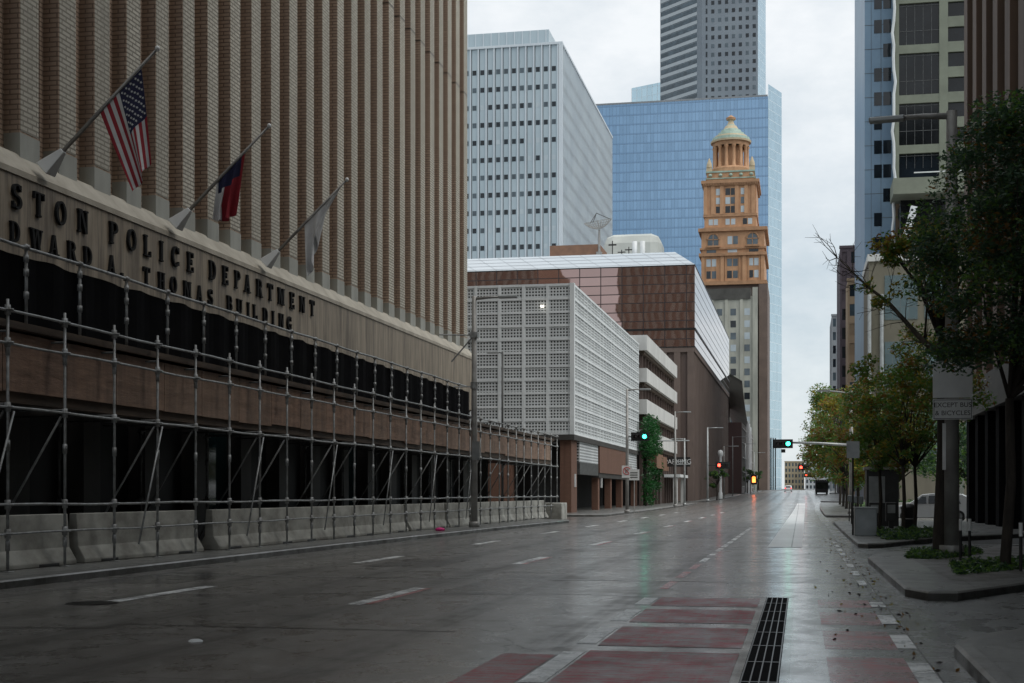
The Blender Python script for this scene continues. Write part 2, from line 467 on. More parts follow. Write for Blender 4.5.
MT['cyan_glass'] = curtain_mat('pale_cyan_glazing', (.45, .60, .64), (.12, .14, .14), 1.1, 1.6, .08, .08, .7, .15)
MT['tan_wall'] = mat('tan_brick_far', (.36, .27, .18), (.28, .20, .13), .25, .85, stretch=(1, 1, .3))
MT['plum_wall'] = mat('plum_brick_far', (.105, .085, .10), (.075, .06, .075), .2, .8)
MT['grey_wall'] = mat('grey_far_wall', (.28, .30, .32), (.22, .24, .26), .2, .8)
MT['red_low'] = mat('maroon_cladding', (.10, .055, .05), (.07, .04, .038), .3, .6, stretch=(1, 1, .3))
MT['white'] = mat('white_paint', (.74, .76, .76), (.62, .64, .64), .8, .5)
MT['white_dull'] = mat('dull_white_shell', (.56, .58, .54), (.46, .48, .45), .3, .6)
MT['pole'] = mat('grey_pole_metal', (.36, .355, .34), (.25, .245, .235), 2, .5, .3)
MT['pole_pale'] = mat('galvanised_pole', (.42, .44, .44), (.32, .335, .335), 2, .45, .5)
MT['pole_dark'] = mat('dark_pole_metal', (.045, .045, .045), (.03, .03, .03), 2, .5, .3)
MT['black'] = mat('black_plastic', (.012, .012, .012), (.02, .02, .02), 3, .45)
MT['lens_off'] = mat('dark_lens', (.03, .02, .02), (.02, .015, .015), 3, .2)
MT['green_lamp'] = emit_mat('green_signal_lamp', (.03, 1., .55), 9)
MT['red_lamp'] = emit_mat('red_signal_lamp', (1., .045, .025), 7)
MT['hand_lamp'] = emit_mat('orange_hand_lamp', (1., .16, .03), 5)
MT['tail_lamp'] = emit_mat('red_tail_lamp', (1., .02, .02), 1.6)
MT['warm_lamp'] = emit_mat('white_lamp', (1., .93, .8), 2.5)
MT['sign_face'] = mat('grey_white_sign', (.74, .75, .74), (.64, .65, .64), 2, .5)
MT['sign_back'] = mat('bare_sign_metal', (.3, .31, .31), (.22, .23, .23), 2, .4, .6)
MT['sign_ink'] = mat('black_ink', (.015, .015, .015), (.02, .02, .02), 2, .5)
MT['sign_red'] = mat('red_ink', (.5, .03, .03), (.4, .03, .03), 2, .5)
MT['bark'] = mat('dark_bark', (.045, .036, .028), (.022, .018, .015), 9, .9, stretch=(1, 1, .25), bmp=.6)
MT['bark_pale'] = mat('lichen_bark', (.12, .10, .075), (.055, .047, .035), 9, .9, stretch=(1, 1, .4), bmp=.6)
MT['leaf_dark'] = leaf_mat('dark_oak_leaves', (.035, .085, .045), (.11, .19, .10))
MT['leaf_green'] = leaf_mat('green_leaves', (.11, .24, .045), (.17, .27, .055))
MT['leaf_yellow'] = leaf_mat('yellowing_leaves', (.32, .30, .04), (.42, .32, .05))
MT['leaf_orange'] = leaf_mat('orange_brown_leaves', (.30, .15, .035), (.20, .12, .035))
MT['leaf_bright'] = leaf_mat('bright_ivy_leaves', (.02, .115, .025), (.035, .16, .04))
MT['lawn'] = mat('lawn', (.055, .12, .02), (.035, .075, .015), 2.5, .9)
MT['flag_red'] = mat('flag_red', (.34, .022, .035), (.26, .018, .03), 3, .8)
MT['flag_white'] = mat('flag_white', (.66, .67, .68), (.56, .57, .58), 3, .8)
MT['flag_blue'] = mat('flag_blue', (.018, .022, .075), (.014, .017, .055), 3, .8)
MT['car_white'] = mat('white_car_paint', (.7, .72, .73), (.62, .64, .65), 1, .2)
MT['rubber'] = mat('tyre_rubber', (.015, .015, .015), (.02, .02, .02), 4, .8)
MT['pink'] = mat('pink_cloth', (.75, .03, .25), (.55, .02, .18), 4, .6)
MT['paper'] = mat('white_paper', (.7, .7, .7), (.6, .6, .6), 4, .8)
MT['soffit'] = mat('dark_soffit', (.05, .048, .045), (.035, .033, .03), .5, .8)
MT['teal_glass'] = glass_mat('teal_lobby_glass', (.02, .05, .055), .06, .6)
MT['cab'] = mat('grey_cabinet_metal', (.24, .26, .27), (.17, .185, .19), 1.2, .35, .4)
MT['tan_awning'] = mat('brown_awning_panel', (.24, .13, .08), (.18, .10, .065), 1, .7)

# ------------------------------------------------------------------ camera
CAM_H = 1.65
YAW = math.atan2(289, 1422)
cam_d = bpy.data.cameras.new('camera'); cam = bpy.data.objects.new('camera', cam_d); COL.objects.link(cam)
cam.location = (0, 0, CAM_H); cam.rotation_euler = (R(90), 0, YAW)
cam_d.sensor_width = 36; cam_d.lens = 1422 / 1024 * 36
cam_d.shift_y = (493 - 341.5) / 1024
cam_d.clip_start = .1; cam_d.clip_end = 6000
scene.camera = cam

# ------------------------------------------------------------------ street plan
def gz(y):                      # the street climbs a little far off
    if y <= 120: return 0.
    t = min(1, (y - 120) / 330.); s = t * t * (3 - 2 * t)
    return 2.3 * s + max(0, y - 450) * .003


def kl(y):                      # kerb on the west side
    if y < 100: return -13.4
    if y < 470: return -13.4 + .0000366 * (y - 100) ** 2
    return -8.4 + (y - 470) * .027


def kr(y):                      # kerb on the east side
    if y < 100: return 1.65
    if y < 300: return 1.65 + .0001 * (y - 100) ** 2
    return 5.65 + (y - 300) * .03


def frange(a, b, st):
    n = max(1, int(math.ceil((b - a) / st)))
    return [a + (b - a) * i / n for i in range(n + 1)]


def strip(name, fl, fr, y0, y1, lift, m, step=10, kind='structure', nx=1):
    mb = MB()
    ys = frange(y0, y1, step)
    for a, b in zip(ys, ys[1:]):
        for k in range(nx):
            l0, l1 = fl(a) + (fr(a) - fl(a)) * k / nx, fl(b) + (fr(b) - fl(b)) * k / nx
            r0, r1 = fl(a) + (fr(a) - fl(a)) * (k + 1) / nx, fl(b) + (fr(b) - fl(b)) * (k + 1) / nx
            mb.quad([(l0, a, gz(a) + lift), (r0, a, gz(a) + lift), (r1, b, gz(b) + lift), (l1, b, gz(b) + lift)])
    o = mb.build(name, m)
    return tag(o, kind=kind)


# ground to the horizon
strip('ground', lambda y: -2500, lambda y: 2500, -400, 4500, -.03, MT['ground'], 40)
strip('road', lambda y: kl(y) - .02, lambda y: kr(y) + .02, -60, 1500, 0, MT['asphalt'], 10)
for (a, b) in ((80.6, 97.6), (188.6, 201), (301, 311), (392, 404)):
    o = strip('cross_street', lambda y: -150, lambda y: kl(y) - .02, a, b, 0, MT['asphalt'], 5)
    o = strip('cross_street', lambda y: kr(y) + .02, lambda y: 150, a, b, 0, MT['asphalt'], 5)

# painted lines and the bus lane
def rect(name, x0, x1, y0, y1, lift, m, jag=0):
    return tag(MB().quad([(x0, y0, lift), (x1, y0, lift), (x1, y1, lift), (x0, y1, lift)]).build(name, m), kind='structure')


for (a, b) in ((8.6, 11.3), (12.0, 14.75), (15.25, 17.5), (18.1, 20.2), (20.8, 22.5)):
    rect('bus_lane_paint', -2.16, -.62, a, b, .004, MT['red'])
    rect('bus_lane_paint', .25, 1.0, a + .15, b - .1, .004, MT['red_worn'])
    rect('lane_line', -2.42, -2.20, a + .15, b - .15, .004, MT['white_paint'])
    rect('edge_line', 1.0, 1.2, a + .3, b - .5, .008, MT['white_paint'])
rect('bus_lane_paint', -3.0, -2.45, 8.6, 14.3, .004, MT['red'])
for k in range(8): rect('edge_line', 1.02, 1.16, 26 + 3.1 * k, 27.5 + 3.1 * k, .008, MT['white_paint'])
rect('wet_film', -.1, 1.2, 8, 22.8, .002, MT['wet_film'])
rect('wet_film', -1.3, 1.2, 22.8, 43.5, .002, MT['wet_film'])
rect('gutter', 1.22, 1.66, 0, 80, .004, MT['gutter'])
for k in range(14):
    y = 24.5 + k * 3.2
    rect('lane_line', -2.40, -2.24, y, y + 2.2, .004, MT['pink_paint'] if k < 3 else MT['white_paint'])
for k in range(9):
    y = 19.9 + 12.2 * k
    rect('lane_line', -10.38, -10.10, y, y + 3.7, .004, MT['white_paint'])
    rect('lane_line', -6.60, -6.36, y + .2, y + 4.0, .004, MT['white_paint'])
    rect('lane_line', -6.355, -6.24, y + .3, y + 3.9, .004, MT['pink_paint'])
rect('road_seam', -13.3, 1.2, 26.6, 26.85, .004, MT['gutter'])
rect('road_seam', -13.3, 1.2, 43.6, 43.75, .004, MT['gutter'])
strip('concrete_lane', lambda y: -1.0 + .0035 * (y - 44), lambda y: .03 + .0035 * (y - 44), 44, 190, .006, MT['concrete_road'])
strip('concrete_lane', lambda y: 1.15 + (kr(y) - 1.65), lambda y: kr(y) - .02, 80.5, 186, .006, MT['gutter'])
for (x, y) in ((-10.4, 19.6), (-5.2, 49), (-8.6, 61)):
    mb = MB(); n = 28
    mb.quad([(x + .38 * math.cos(2 * math.pi * i / n), y + .38 * math.sin(2 * math.pi * i / n), .007) for i in range(n)])
    o = mb.build('manhole_cover', MT['iron'], None)
    tag(o, {19.6: 'round iron manhole cover in the near left lane', 49: 'round iron manhole cover in the middle lane ahead', 61: 'round iron manhole cover farthest up the left lanes'}[y], 'manhole cover', 'manhole covers')

# trench drain: a frame with long bars
dr = thing('trench_drain', 'long black slotted drain grate running beside the red bus lane', 'drain grate', (-.36, 17.4, 0))
MB().box(-.53, -.19, 9.5, 22.7, -.02, .006).build('channel', MT['net'], dr)
mb = MB()
for k in range(5): mb.box(-.522 + k * .0785, -.510 + k * .0785, 9.5, 22.7, .0065, .014)
for k in range(9): mb.box(-.525, -.195, 9.5 + 1.5 * k, 9.54 + 1.5 * k, .0065, .0115)
mb.build('grating', MT['iron'], dr)
mb = MB(); mb.lathe((-6.6, 14.8, 0), [(.0, .026), (.05, .024), (.075, .012), (.085, .0)][::-1], 14)
tag(mb.build('road_stud', MT['white'], None, True, loc=(-6.6, 14.8, 0)), 'small white round lane marker stuck to the dark road', 'road stud')


# pavements: a kerb block with a paved sheet 4 mm above it
def pavement(poly, inset=.17, h=.15, m='pave', inner=0):
    pl = []
    n = len(poly)
    for i in range(n):
        a, b, c = Vector(poly[i - 1][:2]), Vector(poly[i][:2]), Vector(poly[(i + 1) % n][:2])
        d1, d2 = (b - a).normalized(), (c - b).normalized()
        nrm = Vector((-d1.y - d2.y, d1.x + d2.x)); nrm = nrm.normalized() * inset / max(.4, math.cos(d1.angle(d2) / 2) if d1.angle(d2) else 1)
        pl.append(b + nrm)
    mb = MB(); b = 0
    mb.v += [(p[0], p[1], gz(p[1]) - .04) for p in poly] + [(p[0], p[1], gz(p[1]) + h - .03) for p in poly]
    # rounded kerb nose
    nose = []
    for p, q in zip(poly, pl):
        v = (Vector((q[0], q[1])) - Vector((p[0], p[1]))); v = v.normalized() * .03
        nose.append((p[0] + v.x, p[1] + v.y, gz(p[1]) + h))
    mb.v += nose
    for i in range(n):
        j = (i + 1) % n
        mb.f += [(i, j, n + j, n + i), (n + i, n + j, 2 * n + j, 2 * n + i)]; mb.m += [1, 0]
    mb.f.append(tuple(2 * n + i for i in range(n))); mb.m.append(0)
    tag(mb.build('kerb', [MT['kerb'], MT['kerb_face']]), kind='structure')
    mb = MB(); mb.quad([(p.x, p.y, gz(p.y) + h + .004) for p in pl])
    tag(mb.build('pavement', MT[m]), kind='structure')


def arc(cx, cy, r, a0, a1, n=6):
    return [(cx + r * math.cos(R(a0 + (a1 - a0) * i / n)), cy + r * math.sin(R(a0 + (a1 - a0) * i / n))) for i in range(n + 1)]


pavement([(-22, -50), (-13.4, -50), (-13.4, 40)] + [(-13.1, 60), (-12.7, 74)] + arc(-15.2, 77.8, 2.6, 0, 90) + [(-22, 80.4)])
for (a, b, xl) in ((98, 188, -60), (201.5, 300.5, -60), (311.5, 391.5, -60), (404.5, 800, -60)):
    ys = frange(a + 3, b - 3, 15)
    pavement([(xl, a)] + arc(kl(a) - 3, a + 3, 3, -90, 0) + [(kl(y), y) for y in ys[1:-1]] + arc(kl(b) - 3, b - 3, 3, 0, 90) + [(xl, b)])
# east side with two slanted driveways
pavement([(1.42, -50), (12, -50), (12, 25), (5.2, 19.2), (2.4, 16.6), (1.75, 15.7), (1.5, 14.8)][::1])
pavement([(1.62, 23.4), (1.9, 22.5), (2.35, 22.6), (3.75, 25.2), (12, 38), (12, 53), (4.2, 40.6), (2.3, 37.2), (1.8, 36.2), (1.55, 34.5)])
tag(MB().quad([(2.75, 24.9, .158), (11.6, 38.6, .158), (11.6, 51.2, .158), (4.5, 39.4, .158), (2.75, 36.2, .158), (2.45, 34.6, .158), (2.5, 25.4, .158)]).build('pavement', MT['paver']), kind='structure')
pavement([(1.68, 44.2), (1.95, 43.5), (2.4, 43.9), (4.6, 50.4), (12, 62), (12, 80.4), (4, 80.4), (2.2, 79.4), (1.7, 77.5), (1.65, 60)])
tag(MB().quad([(1.5, 12, .003), (40, 12, .003), (40, 62, .003), (1.5, 46, .003)]).build('driveway', MT['drive']), kind='structure')
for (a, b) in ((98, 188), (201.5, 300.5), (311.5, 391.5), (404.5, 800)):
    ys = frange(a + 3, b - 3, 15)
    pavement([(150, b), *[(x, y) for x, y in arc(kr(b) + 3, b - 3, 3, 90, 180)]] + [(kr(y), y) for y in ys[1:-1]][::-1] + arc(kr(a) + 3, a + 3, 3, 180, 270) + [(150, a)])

# ------------------------------------------------------------------ shared builders
WIN_MESH = {}


def windows(root, rects, mats, name='window', rest='window_rows', most=90, depth=.06):
    """rects: (cx, cy, cz, ux, uy, w, h) in world space; every window is its own part, past MOST the smallest in view go into one part"""
    off = OFF[root.name]
    rects = sorted(rects, key=lambda r: (r[0] - 0) ** 2 + (r[1]) ** 2 + (r[2] - 20) ** 2 * .5)
    tail = MB(); nm = len(mats)
    for i, (cx, cy, cz, ux, uy, w, h) in enumerate(rects):
        k = RNG.integers(0, nm)
        if i < most:
            key = (round(w, 2), round(h, 2), round(ux, 3), round(uy, 3), mats[k].name)
            me = WIN_MESH.get(key)
            if me is None:
                mb = MB(); mb.obox((0, 0, 0), (ux * w / 2, uy * w / 2, 0), (-uy * depth / 2, ux * depth / 2, 0), (0, 0, h / 2))
                tmp = mb.build(name, mats[k]); me = tmp.data; bpy.data.objects.remove(tmp); WIN_MESH[key] = me
            o = bpy.data.objects.new(name, me)
            link(o, root, (cx - off.x, cy - off.y, cz - off.z))
        else:
            tail.obox((cx, cy, cz), (ux * w / 2, uy * w / 2, 0), (-uy * depth / 2, ux * depth / 2, 0), (0, 0, h / 2), k)
    if tail.v:
        tag(tail.build(rest, mats, root), kind='stuff')


def facade(mb, o, u, width, z0, z1, cols, rows, pier, span, depth, mi=0, edge=None, skip=None, mspan=None):
    """a wall of piers and spandrels standing DEPTH proud of the wall plane through o; returns the window rects in the openings"""
    ux, uy = u; nx, ny = uy, -ux           # outward normal to the right of u
    cw = width / cols; rh = (z1 - z0) / rows
    out = []
    for i in range(cols + 1):
        w = pier if 0 < i < cols else pier / 2 + (0 if edge is None else edge)
        s = i * cw
        if i == 0: s += w / 2 - 0
        if i == cols: s -= w / 2
        mb.obox((o[0] + ux * s + nx * depth / 2, o[1] + uy * s + ny * depth / 2, (z0 + z1) / 2), (ux * w / 2, uy * w / 2, 0), (nx * depth / 2, ny * depth / 2, 0), (0, 0, (z1 - z0) / 2), mi)
    for j in range(rows + 1):
        h = span if 0 < j < rows else span / 2
        z = z0 + j * rh + (h / 2 if j == 0 else (-h / 2 if j == rows else 0))
        mb.obox((o[0] + ux * width / 2 + nx * depth * .48, o[1] + uy * width / 2 + ny * depth * .48, z), (ux * (width / 2 - .01), uy * (width / 2 - .01), 0), (nx * depth * .48, ny * depth * .48, 0), (0, 0, h / 2), mi if mspan is None else mspan)
    for j in range(rows):
        for i in range(cols):
            if skip and skip(i, j): continue
            s = (i + .5) * cw; z = z0 + (j + .5) * rh
            out.append((o[0] + ux * s + nx * .05, o[1] + uy * s + ny * .05, z, ux, uy, cw - pier, rh - span))
    return out


# ------------------------------------------------------------------ police headquarters
hq = thing('office_building', 'tall brown brick office building with close vertical piers and black lettering over the scaffold', 'building', (-18.5, 30, 0))
HT = 62.
mb = MB()
mb.box(-41, -19.33, -45, 79.57, 6.5, HT)
mb.build('wall', MT['brick_side'], hq)
mb = MB(); mb.box(-41, -18.9, -45, 80, HT, HT + 2.2); mb.build('parapet', MT['block'], hq)
mb = MB(); mb.box(-41, -18.5, -45, 80.4, 6.4, 9.44)
mb.build('fascia', MT['fascia'], hq)
mb = MB()
mb.v += [(-18.47, -45, 9.445), (-18.47, 80.45, 9.445), (-18.95, 80.45, 10.02), (-18.95, -45, 10.02), (-19.5, 80.45, 10.2), (-19.5, -45, 10.2)]
mb.f += [(0, 1, 2, 3), (3, 2, 4, 5)]; mb.m += [0, 0]
mb.box(-18.62, -18.46, -45, 80.47, 9.30, 9.445)
mb.build('ledge', MT['ledge'], hq)

# pier prototype in local space: far edge at y = 0
def pier_mesh():
    mb = MB()
    w, d = .90, .44
    mb.obox((-d / 2, -w / 2, 36.05), (d / 2, 0, 0), (0, w / 2, 0), (0, 0, 25.9), 0)
    mb.box(-.02, .012, -w + .03, -.03, 10.6, HT - .1, 1)       # buff brick facing, stands proud of the brown returns
    mb.box(-d, .02, -w - .012, .012, 9.5, 10.55, 2)          # pale stone foot
    mb.box(-.03, .0145, -w + .02, -.02, 24.55, 24.6, 3)        # movement joint
    for s in (-w - .004, .004): mb.box(-d, -.0, min(s, s + .001), max(s, s + .001), 24.55, 24.6, 3)
    return mb


pm = pier_mesh()
proto = pm.build('pier', [MT['brick_side'], MT['brick_front'], MT['block'], MT['iron']], None)
pd = proto.data; bpy.data.objects.remove(proto)
wp = MB().box(-.03, .03, -.2, .2, 10.2, HT - 1).build('window', MT['dark_glass'], None); wd = wp.data; bpy.data.objects.remove(wp)
for k in range(60):
    y = 80.0 - k * 1.885
    if y < -30: break
    o = bpy.data.objects.new('pier', pd); link(o, hq, (-18.9 + 18.5, y - 30, 0))
    if k < 50:
        o = bpy.data.objects.new('window', wd); link(o, hq, (-19.31 + 18.5, y - .9 - .49 - 30, 0))
for k in range(12):
    o = bpy.data.objects.new('pier', pd); link(o, hq, (-18.93 - k * 1.885 - .90 + 18.5, 79.98 - 30, 0)); o.rotation_euler = (0, 0, R(90))
mb = MB()                                   # ground floor behind the shed
mb.box(-41, -18.9, -45, 78.9, .1, 6.4)
mb.build('base_wall', MT['dark_stone'], hq)
for k in range(26):
    y = -12 + k * 3.55
    if y > 77: break
    MB().box(-18.9, -18.35, y, y + .9, .15, 6.4).build('column', MT['dark_stone'], hq)
    MB().box(-18.9, -18.8, y + 1., y + 3.4, .9, 3.6).build('lobby_window', MT['teal_glass'] if k in (15, 19) else MT['lobby'], hq)

# ---- slab-serif letters, built from strokes (cap height 1)
def glyph(c):
    P = []
    T, t, S = .18, .085, .075                # stem, thin stroke, serif
    def r(x0, x1, y0, y1): P.append([(x0, y0), (x1, y0), (x1, y1), (x0, y1)])
    def stem(x, y0=0, y1=1, bot=True, top=True, w=T):
        r(x, x + w, y0, y1)
        if bot: r(x - .07, x + w + .07, y0, y0 + S)
        if top: r(x - .07, x + w + .07, y1 - S, y1)
    def dia(x0, y0, x1, y1, w): P.append([(x0, y0), (x0 + w, y0), (x1 + w, y1), (x1, y1)])
    def ring(cx, cy, rx, ry, tx, ty, a0=0, a1=360, n=20):
        for i in range(n):
            a, b = R(a0 + (a1 - a0) * i / n), R(a0 + (a1 - a0) * (i + 1) / n)
            P.append([(cx + rx * math.cos(a), cy + ry * math.sin(a)), (cx + rx * math.cos(b), cy + ry * math.sin(b)),
                      (cx + (rx - tx) * math.cos(b), cy + (ry - ty) * math.sin(b)), (cx + (rx - tx) * math.cos(a), cy + (ry - ty) * math.sin(a))])
    W = .78
    if c in 'EL':
        stem(.08); r(.08, .66, 0, S); r(.60, .70, 0, .27)
        if c == 'E': r(.08, .66, 1 - S, 1); r(.58, .68, .75, 1); r(.2, .5, .46, .55); r(.44, .52, .36, .64)
        W = .76
    elif c == 'T': stem(.29, 0, 1, True, False); r(.02, .77, 1 - S, 1); r(.0, .09, .72, 1); r(.70, .79, .72, 1); W = .8
    elif c == 'I': stem(.09); W = .4
    elif c == 'H': stem(.08); stem(.55); r(.29, .55, .46, .55); W = .86
    elif c == 'U': ring(.42, .34, .34, .34, T, t, 180, 360); r(.08, .08 + T, .34, 1); r(.65, .76, .34, 1); r(0, .36, 1 - S, 1); r(.56, .84, 1 - S, 1); W = .86
    elif c == 'O': ring(.42, .5, .42, .51, T, t); W = .84
    elif c in 'CG':
        ring(.44, .5, .42, .51, T, t, 38, 322); r(.70, .79, .66, .97)
        if c == 'G': r(.62, .80, .06, .42); r(.5, .88, .38, .46)
        else: r(.72, .79, .08, .28)
        W = .86
    elif c == 'D': stem(.08); ring(.34, .5, .46, .5, T, S, -90, 90); r(.2, .36, 0, S); r(.2, .36, 1 - S, 1); W = .82
    elif c in 'PRB':
        stem(.08, 0, 1); ring(.40, .74, .33, .26, T * .9, S, -90, 90, 12); r(.25, .42, 1 - S, 1); r(.25, .42, .48, .48 + S)
        if c == 'R': dia(.58, 0, .34, .5, .23); r(.56, .92, 0, S)
        if c == 'B': ring(.42, .28, .36, .28, T * .9, S, -90, 90, 12); r(.25, .44, 0, S)
        W = .84 if c == 'R' else .76
    elif c == 'S':
        ring(.36, .74, .33, .27, .17, t, 20, 270, 14); ring(.36, .27, .34, .28, .17, t, -160, 90, 14); r(.56, .64, .72, .98); r(.05, .13, .02, .28); W = .72
    elif c == 'A': dia(.10, 0, .36, 1, .1); dia(.58, 0, .34, 1, T); r(.2, .68, .26, .34); r(0, .3, 0, S); r(.5, .9, 0, S); W = .88
    elif c == 'M': stem(.08, w=.1); stem(.78); dia(.44, .02, .12, 1, .2); dia(.44, .02, .76, 1, .1); W = 1.1
    elif c == 'N': stem(.08, w=.1); r(.68, .78, 0, 1); r(.58, .86, 1 - S, 1); dia(.58, 0, .12, 1, .2); W = .88
    elif c == 'W': dia(.26, 0, .06, 1, .2); dia(.26, 0, .50, 1, .1); dia(.70, 0, .50, 1, .2); dia(.72, 0, .96, 1, .1); r(-.04, .34, 1 - S, 1); r(.40, .76, 1 - S, 1); r(.86, 1.1, 1 - S, 1); W = 1.06
    elif c == '.': r(.05, .24, 0, .2); W = .3
    elif c == '&': stem(.1); W = .4
    return P, W


def lettering(root, name, text, ycs, zc, cap, x):
    """ycs: centre of each letter along the wall; every letter is its own part"""
    for c, yc in zip(text, ycs):
        P, W = glyph(c); mb = MB()
        for i, poly in enumerate(P):
            d = .075 + .0007 * (i % 9)
            pts = [(yc + (a - W / 2) * cap, zc + (b - .5) * cap) for a, b in poly]
            n = len(pts); b = len(mb.v)
            mb.v += [(x, p, q) for p, q in pts] + [(x + d, p, q) for p, q in pts]
            for k in range(n):
                j = (k + 1) % n
                mb.f.append((b + k, b + j, b + n + j, b + n + k)); mb.m.append(0)
            mb.f.append(tuple(b + n + k for k in range(n))); mb.m.append(0)
        mb.build(name, MT['letter'], root)


y1 = [26.95, 28.0, 29.05] + [31.1, 32.11, 33.17, 34.3, 36.01, 37.08, 38.07, 38.99, 39.94, 41.01, 42.68, 43.73, 44.74, 45.61, 46.7, 47.74, 48.83, 49.96, 51.04, 52.16]
y1[2] = 30.05; y1[1] = 29.0; y1[0] = 27.95
lettering(hq, 'letter', 'HOUSTONPOLICEDEPARTMENT', y1, 8.77, .60, -18.5)
y2 = [30.1, 31.01, 31.97, 32.83, 33.73, 34.56, 35.89, 36.5, 38.01, 38.99, 39.8, 40.79, 41.68, 42.52, 44.06, 44.91, 45.7, 46.33, 47.26, 48.03, 48.83, 49.65]
lettering(hq, 'letter', 'EDWARDA.THOMASBUILDING', y2, 7.9, .49, -18.5)


# ------------------------------------------------------------------ flags on slanted poles
def flag_pole(label, y):
    t = thing('flag_pole', label, 'flag pole', (-18.45, y, 9.5), 'flag poles along the ledge')
    a, b = Vector((-18.3, y, 9.75)), Vector((-15.42, y, 12.48))
    mb = MB(); mb.path([a, a.lerp(b, .5), b], [.055, .05, .033], 10); mb.build('pole', MT['pole'], t, True)
    MB().lathe(b + Vector((.02, 0, -.03)), [(0, -.03), (.05, 0), (.065, .05), (.05, .1), (0, .13)], 12).build('finial', MT['white'], t, True)
    mb = MB(); d = (b - a).normalized(); n = Vector((0, 1, 0)); w = d.cross(n)
    c0, c1 = a - d * .12, a + d * .55
    for s, q in ((.23, 0),):
        v = [c0 + n * s + w * .20, c0 - n * s + w * .20, c0 - n * s - w * .20, c0 + n * s - w * .20, c1 + n * .07 + w * .07, c1 - n * .07 + w * .07, c1 - n * .07 - w * .07, c1 + n * .07 - w * .07]
        mb.v = [tuple(p) for p in v]
        mb.f = [(0, 1, 2, 3), (4, 7, 6, 5), (0, 4, 5, 1), (1, 5, 6, 2), (2, 6, 7, 3), (3, 7, 4, 0)]; mb.m = [0] * 6
    mb.build('socket', MT['white'], t, bevel=.02)
    return t, a, b


def flag_surface(p_tip, p_low, e_tip, e_low, nu, nv, fold, bulge=0, nf=3., ph=0.):
    """grid of points: u runs along the hoist (tip to low), v from hoist to fly; folds swing across the hang line"""
    g = []
    for i in range(nu + 1):
        u = i / nu
        row = []
        for j in range(nv + 1):
            v = j / nv
            a = p_tip.lerp(p_low, u); b = e_tip.lerp(e_low, u)
            p = a.lerp(b, v)
            k = v ** .8
            p = p + Vector((fold[0] * math.sin(nf * math.pi * u + ph + 1.4 * v) * k, fold[1] * math.sin(nf * math.pi * u + ph) * k, 0))
            p.z -= bulge * math.sin(math.pi * u) * v
            row.append(p)
        g.append(row)
    return g


def flag_mesh(name, g, colour, mats, label, loc):
    mb = MB(); nu, nv = len(g) - 1, len(g[0]) - 1
    mb.v = [tuple(p) for r_ in g for p in r_]
    for i in range(nu):
        for j in range(nv):
            mb.f.append((i * (nv + 1) + j, (i + 1) * (nv + 1) + j, (i + 1) * (nv + 1) + j + 1, i * (nv + 1) + j + 1))
            mb.m.append(colour((i + .5) / nu, (j + .5) / nv))
    o = mb.build(name, mats, None, True, loc=loc)
    s = o.modifiers.new('cloth', 'SOLIDIFY'); s.thickness = .008
    return tag(o, label, 'flag', 'flags on the facade')


t, a, b = flag_pole('slanted flag pole nearest the left, carrying the striped flag', 32.3)
d = (b - a).normalized()
pt, pl = b - d * .55, b - d * 2.05
pt = pt + Vector((0, 0, -.06)); pl = pl + Vector((0, 0, -.06))


def us(u, v):
    if u < 7 / 13 and v < .5: return 2
    return 0 if int(u * 13) % 2 == 0 else 1


g = flag_surface(pt, pl, pt + Vector((.16, .08, -2.3)), pl + Vector((.92, -.02, -2.0)), 104, 80, (.025, .10), .0, 3.2, .9)
us_flag = flag_mesh('flag', g, us, [MT['flag_red'], MT['flag_white'], MT['flag_blue']], 'drooping red and white striped flag with starred blue corner', pl)
mb = MB()                                   # stars in nine staggered rows
for r_ in range(9):
    for k in range(6 if r_ % 2 == 0 else 5):
        u = (r_ + 1) / 10 * 7 / 13; v = (k + (.5 if r_ % 2 == 0 else 1.)) / 6 * .5
        i, j = min(103, int(u * 104)), min(79, int(v * 80))
        p = g[i][j]; du = (g[i + 1][j] - p).normalized(); dv = (g[i][j + 1] - p); dv = (dv - du * dv.dot(du)).normalized(); n = du.cross(dv)
        for sg in (1, -1):
            pts = []
            for q in range(10):
                rr = .040 if q % 2 == 0 else .017
                pts.append(p + n * .012 * sg + (dv * -math.cos(q * math.pi / 5) + du * math.sin(q * math.pi / 5)) * rr)
            mb.quad(pts if sg > 0 else pts[::-1])
mb.build('star_pattern', MT['flag_white'], us_flag)

t, a, b = flag_pole('slanted flag pole in the middle, carrying the furled red white and blue flag', 39.75)
d = (b - a).normalized()
pt, pl = b - d * .25, b - d * 2.25


def tx(u, v):
    if v < .36: return 2
    return 1 if u < .5 else 0


def tx2(u, v):
    if v < .34 and .12 < u < .95: return 0 if False else 2
    return 1 if u > .62 else 0


pt = b - d * 1.0
g = flag_surface(pt, pl, b - d * 1.55 + Vector((.0, .06, -1.45)), b - d * 2.0 + Vector((-.22, .0, -1.3)), 100, 100, (.07, .16), .12, 5., .2)
flag_mesh('flag', g, tx2, [MT['flag_red'], MT['flag_white'], MT['flag_blue']], 'furled flag of white, dark blue and red hanging limp', pl)
t, a, b = flag_pole('slanted flag pole farthest right, carrying the plain white flag', 47.1)
d = (b - a).normalized()
pt, pl = b - d * .2, b - d * 2.1
g = flag_surface(pt, pl, b - d * 1.35 + Vector((-.02, .04, -.35)), b - d * 2.02 + Vector((.1, .0, -1.95)), 40, 40, (.05, .14), .25, 5., 1.2)
flag_mesh('flag', g, lambda u, v: 0, [MT['flag_white']], 'limp plain white flag wrapped close to its pole', pl)

# ------------------------------------------------------------------ scaffold and sidewalk shed
sc = thing('scaffold', 'long grey tube scaffold standing along the pavement in front of the police building', 'scaffold', (-14.7, 24, .15))
SX = -14.7
YS = [13.8 + 2.13 * k for k in range(35)]


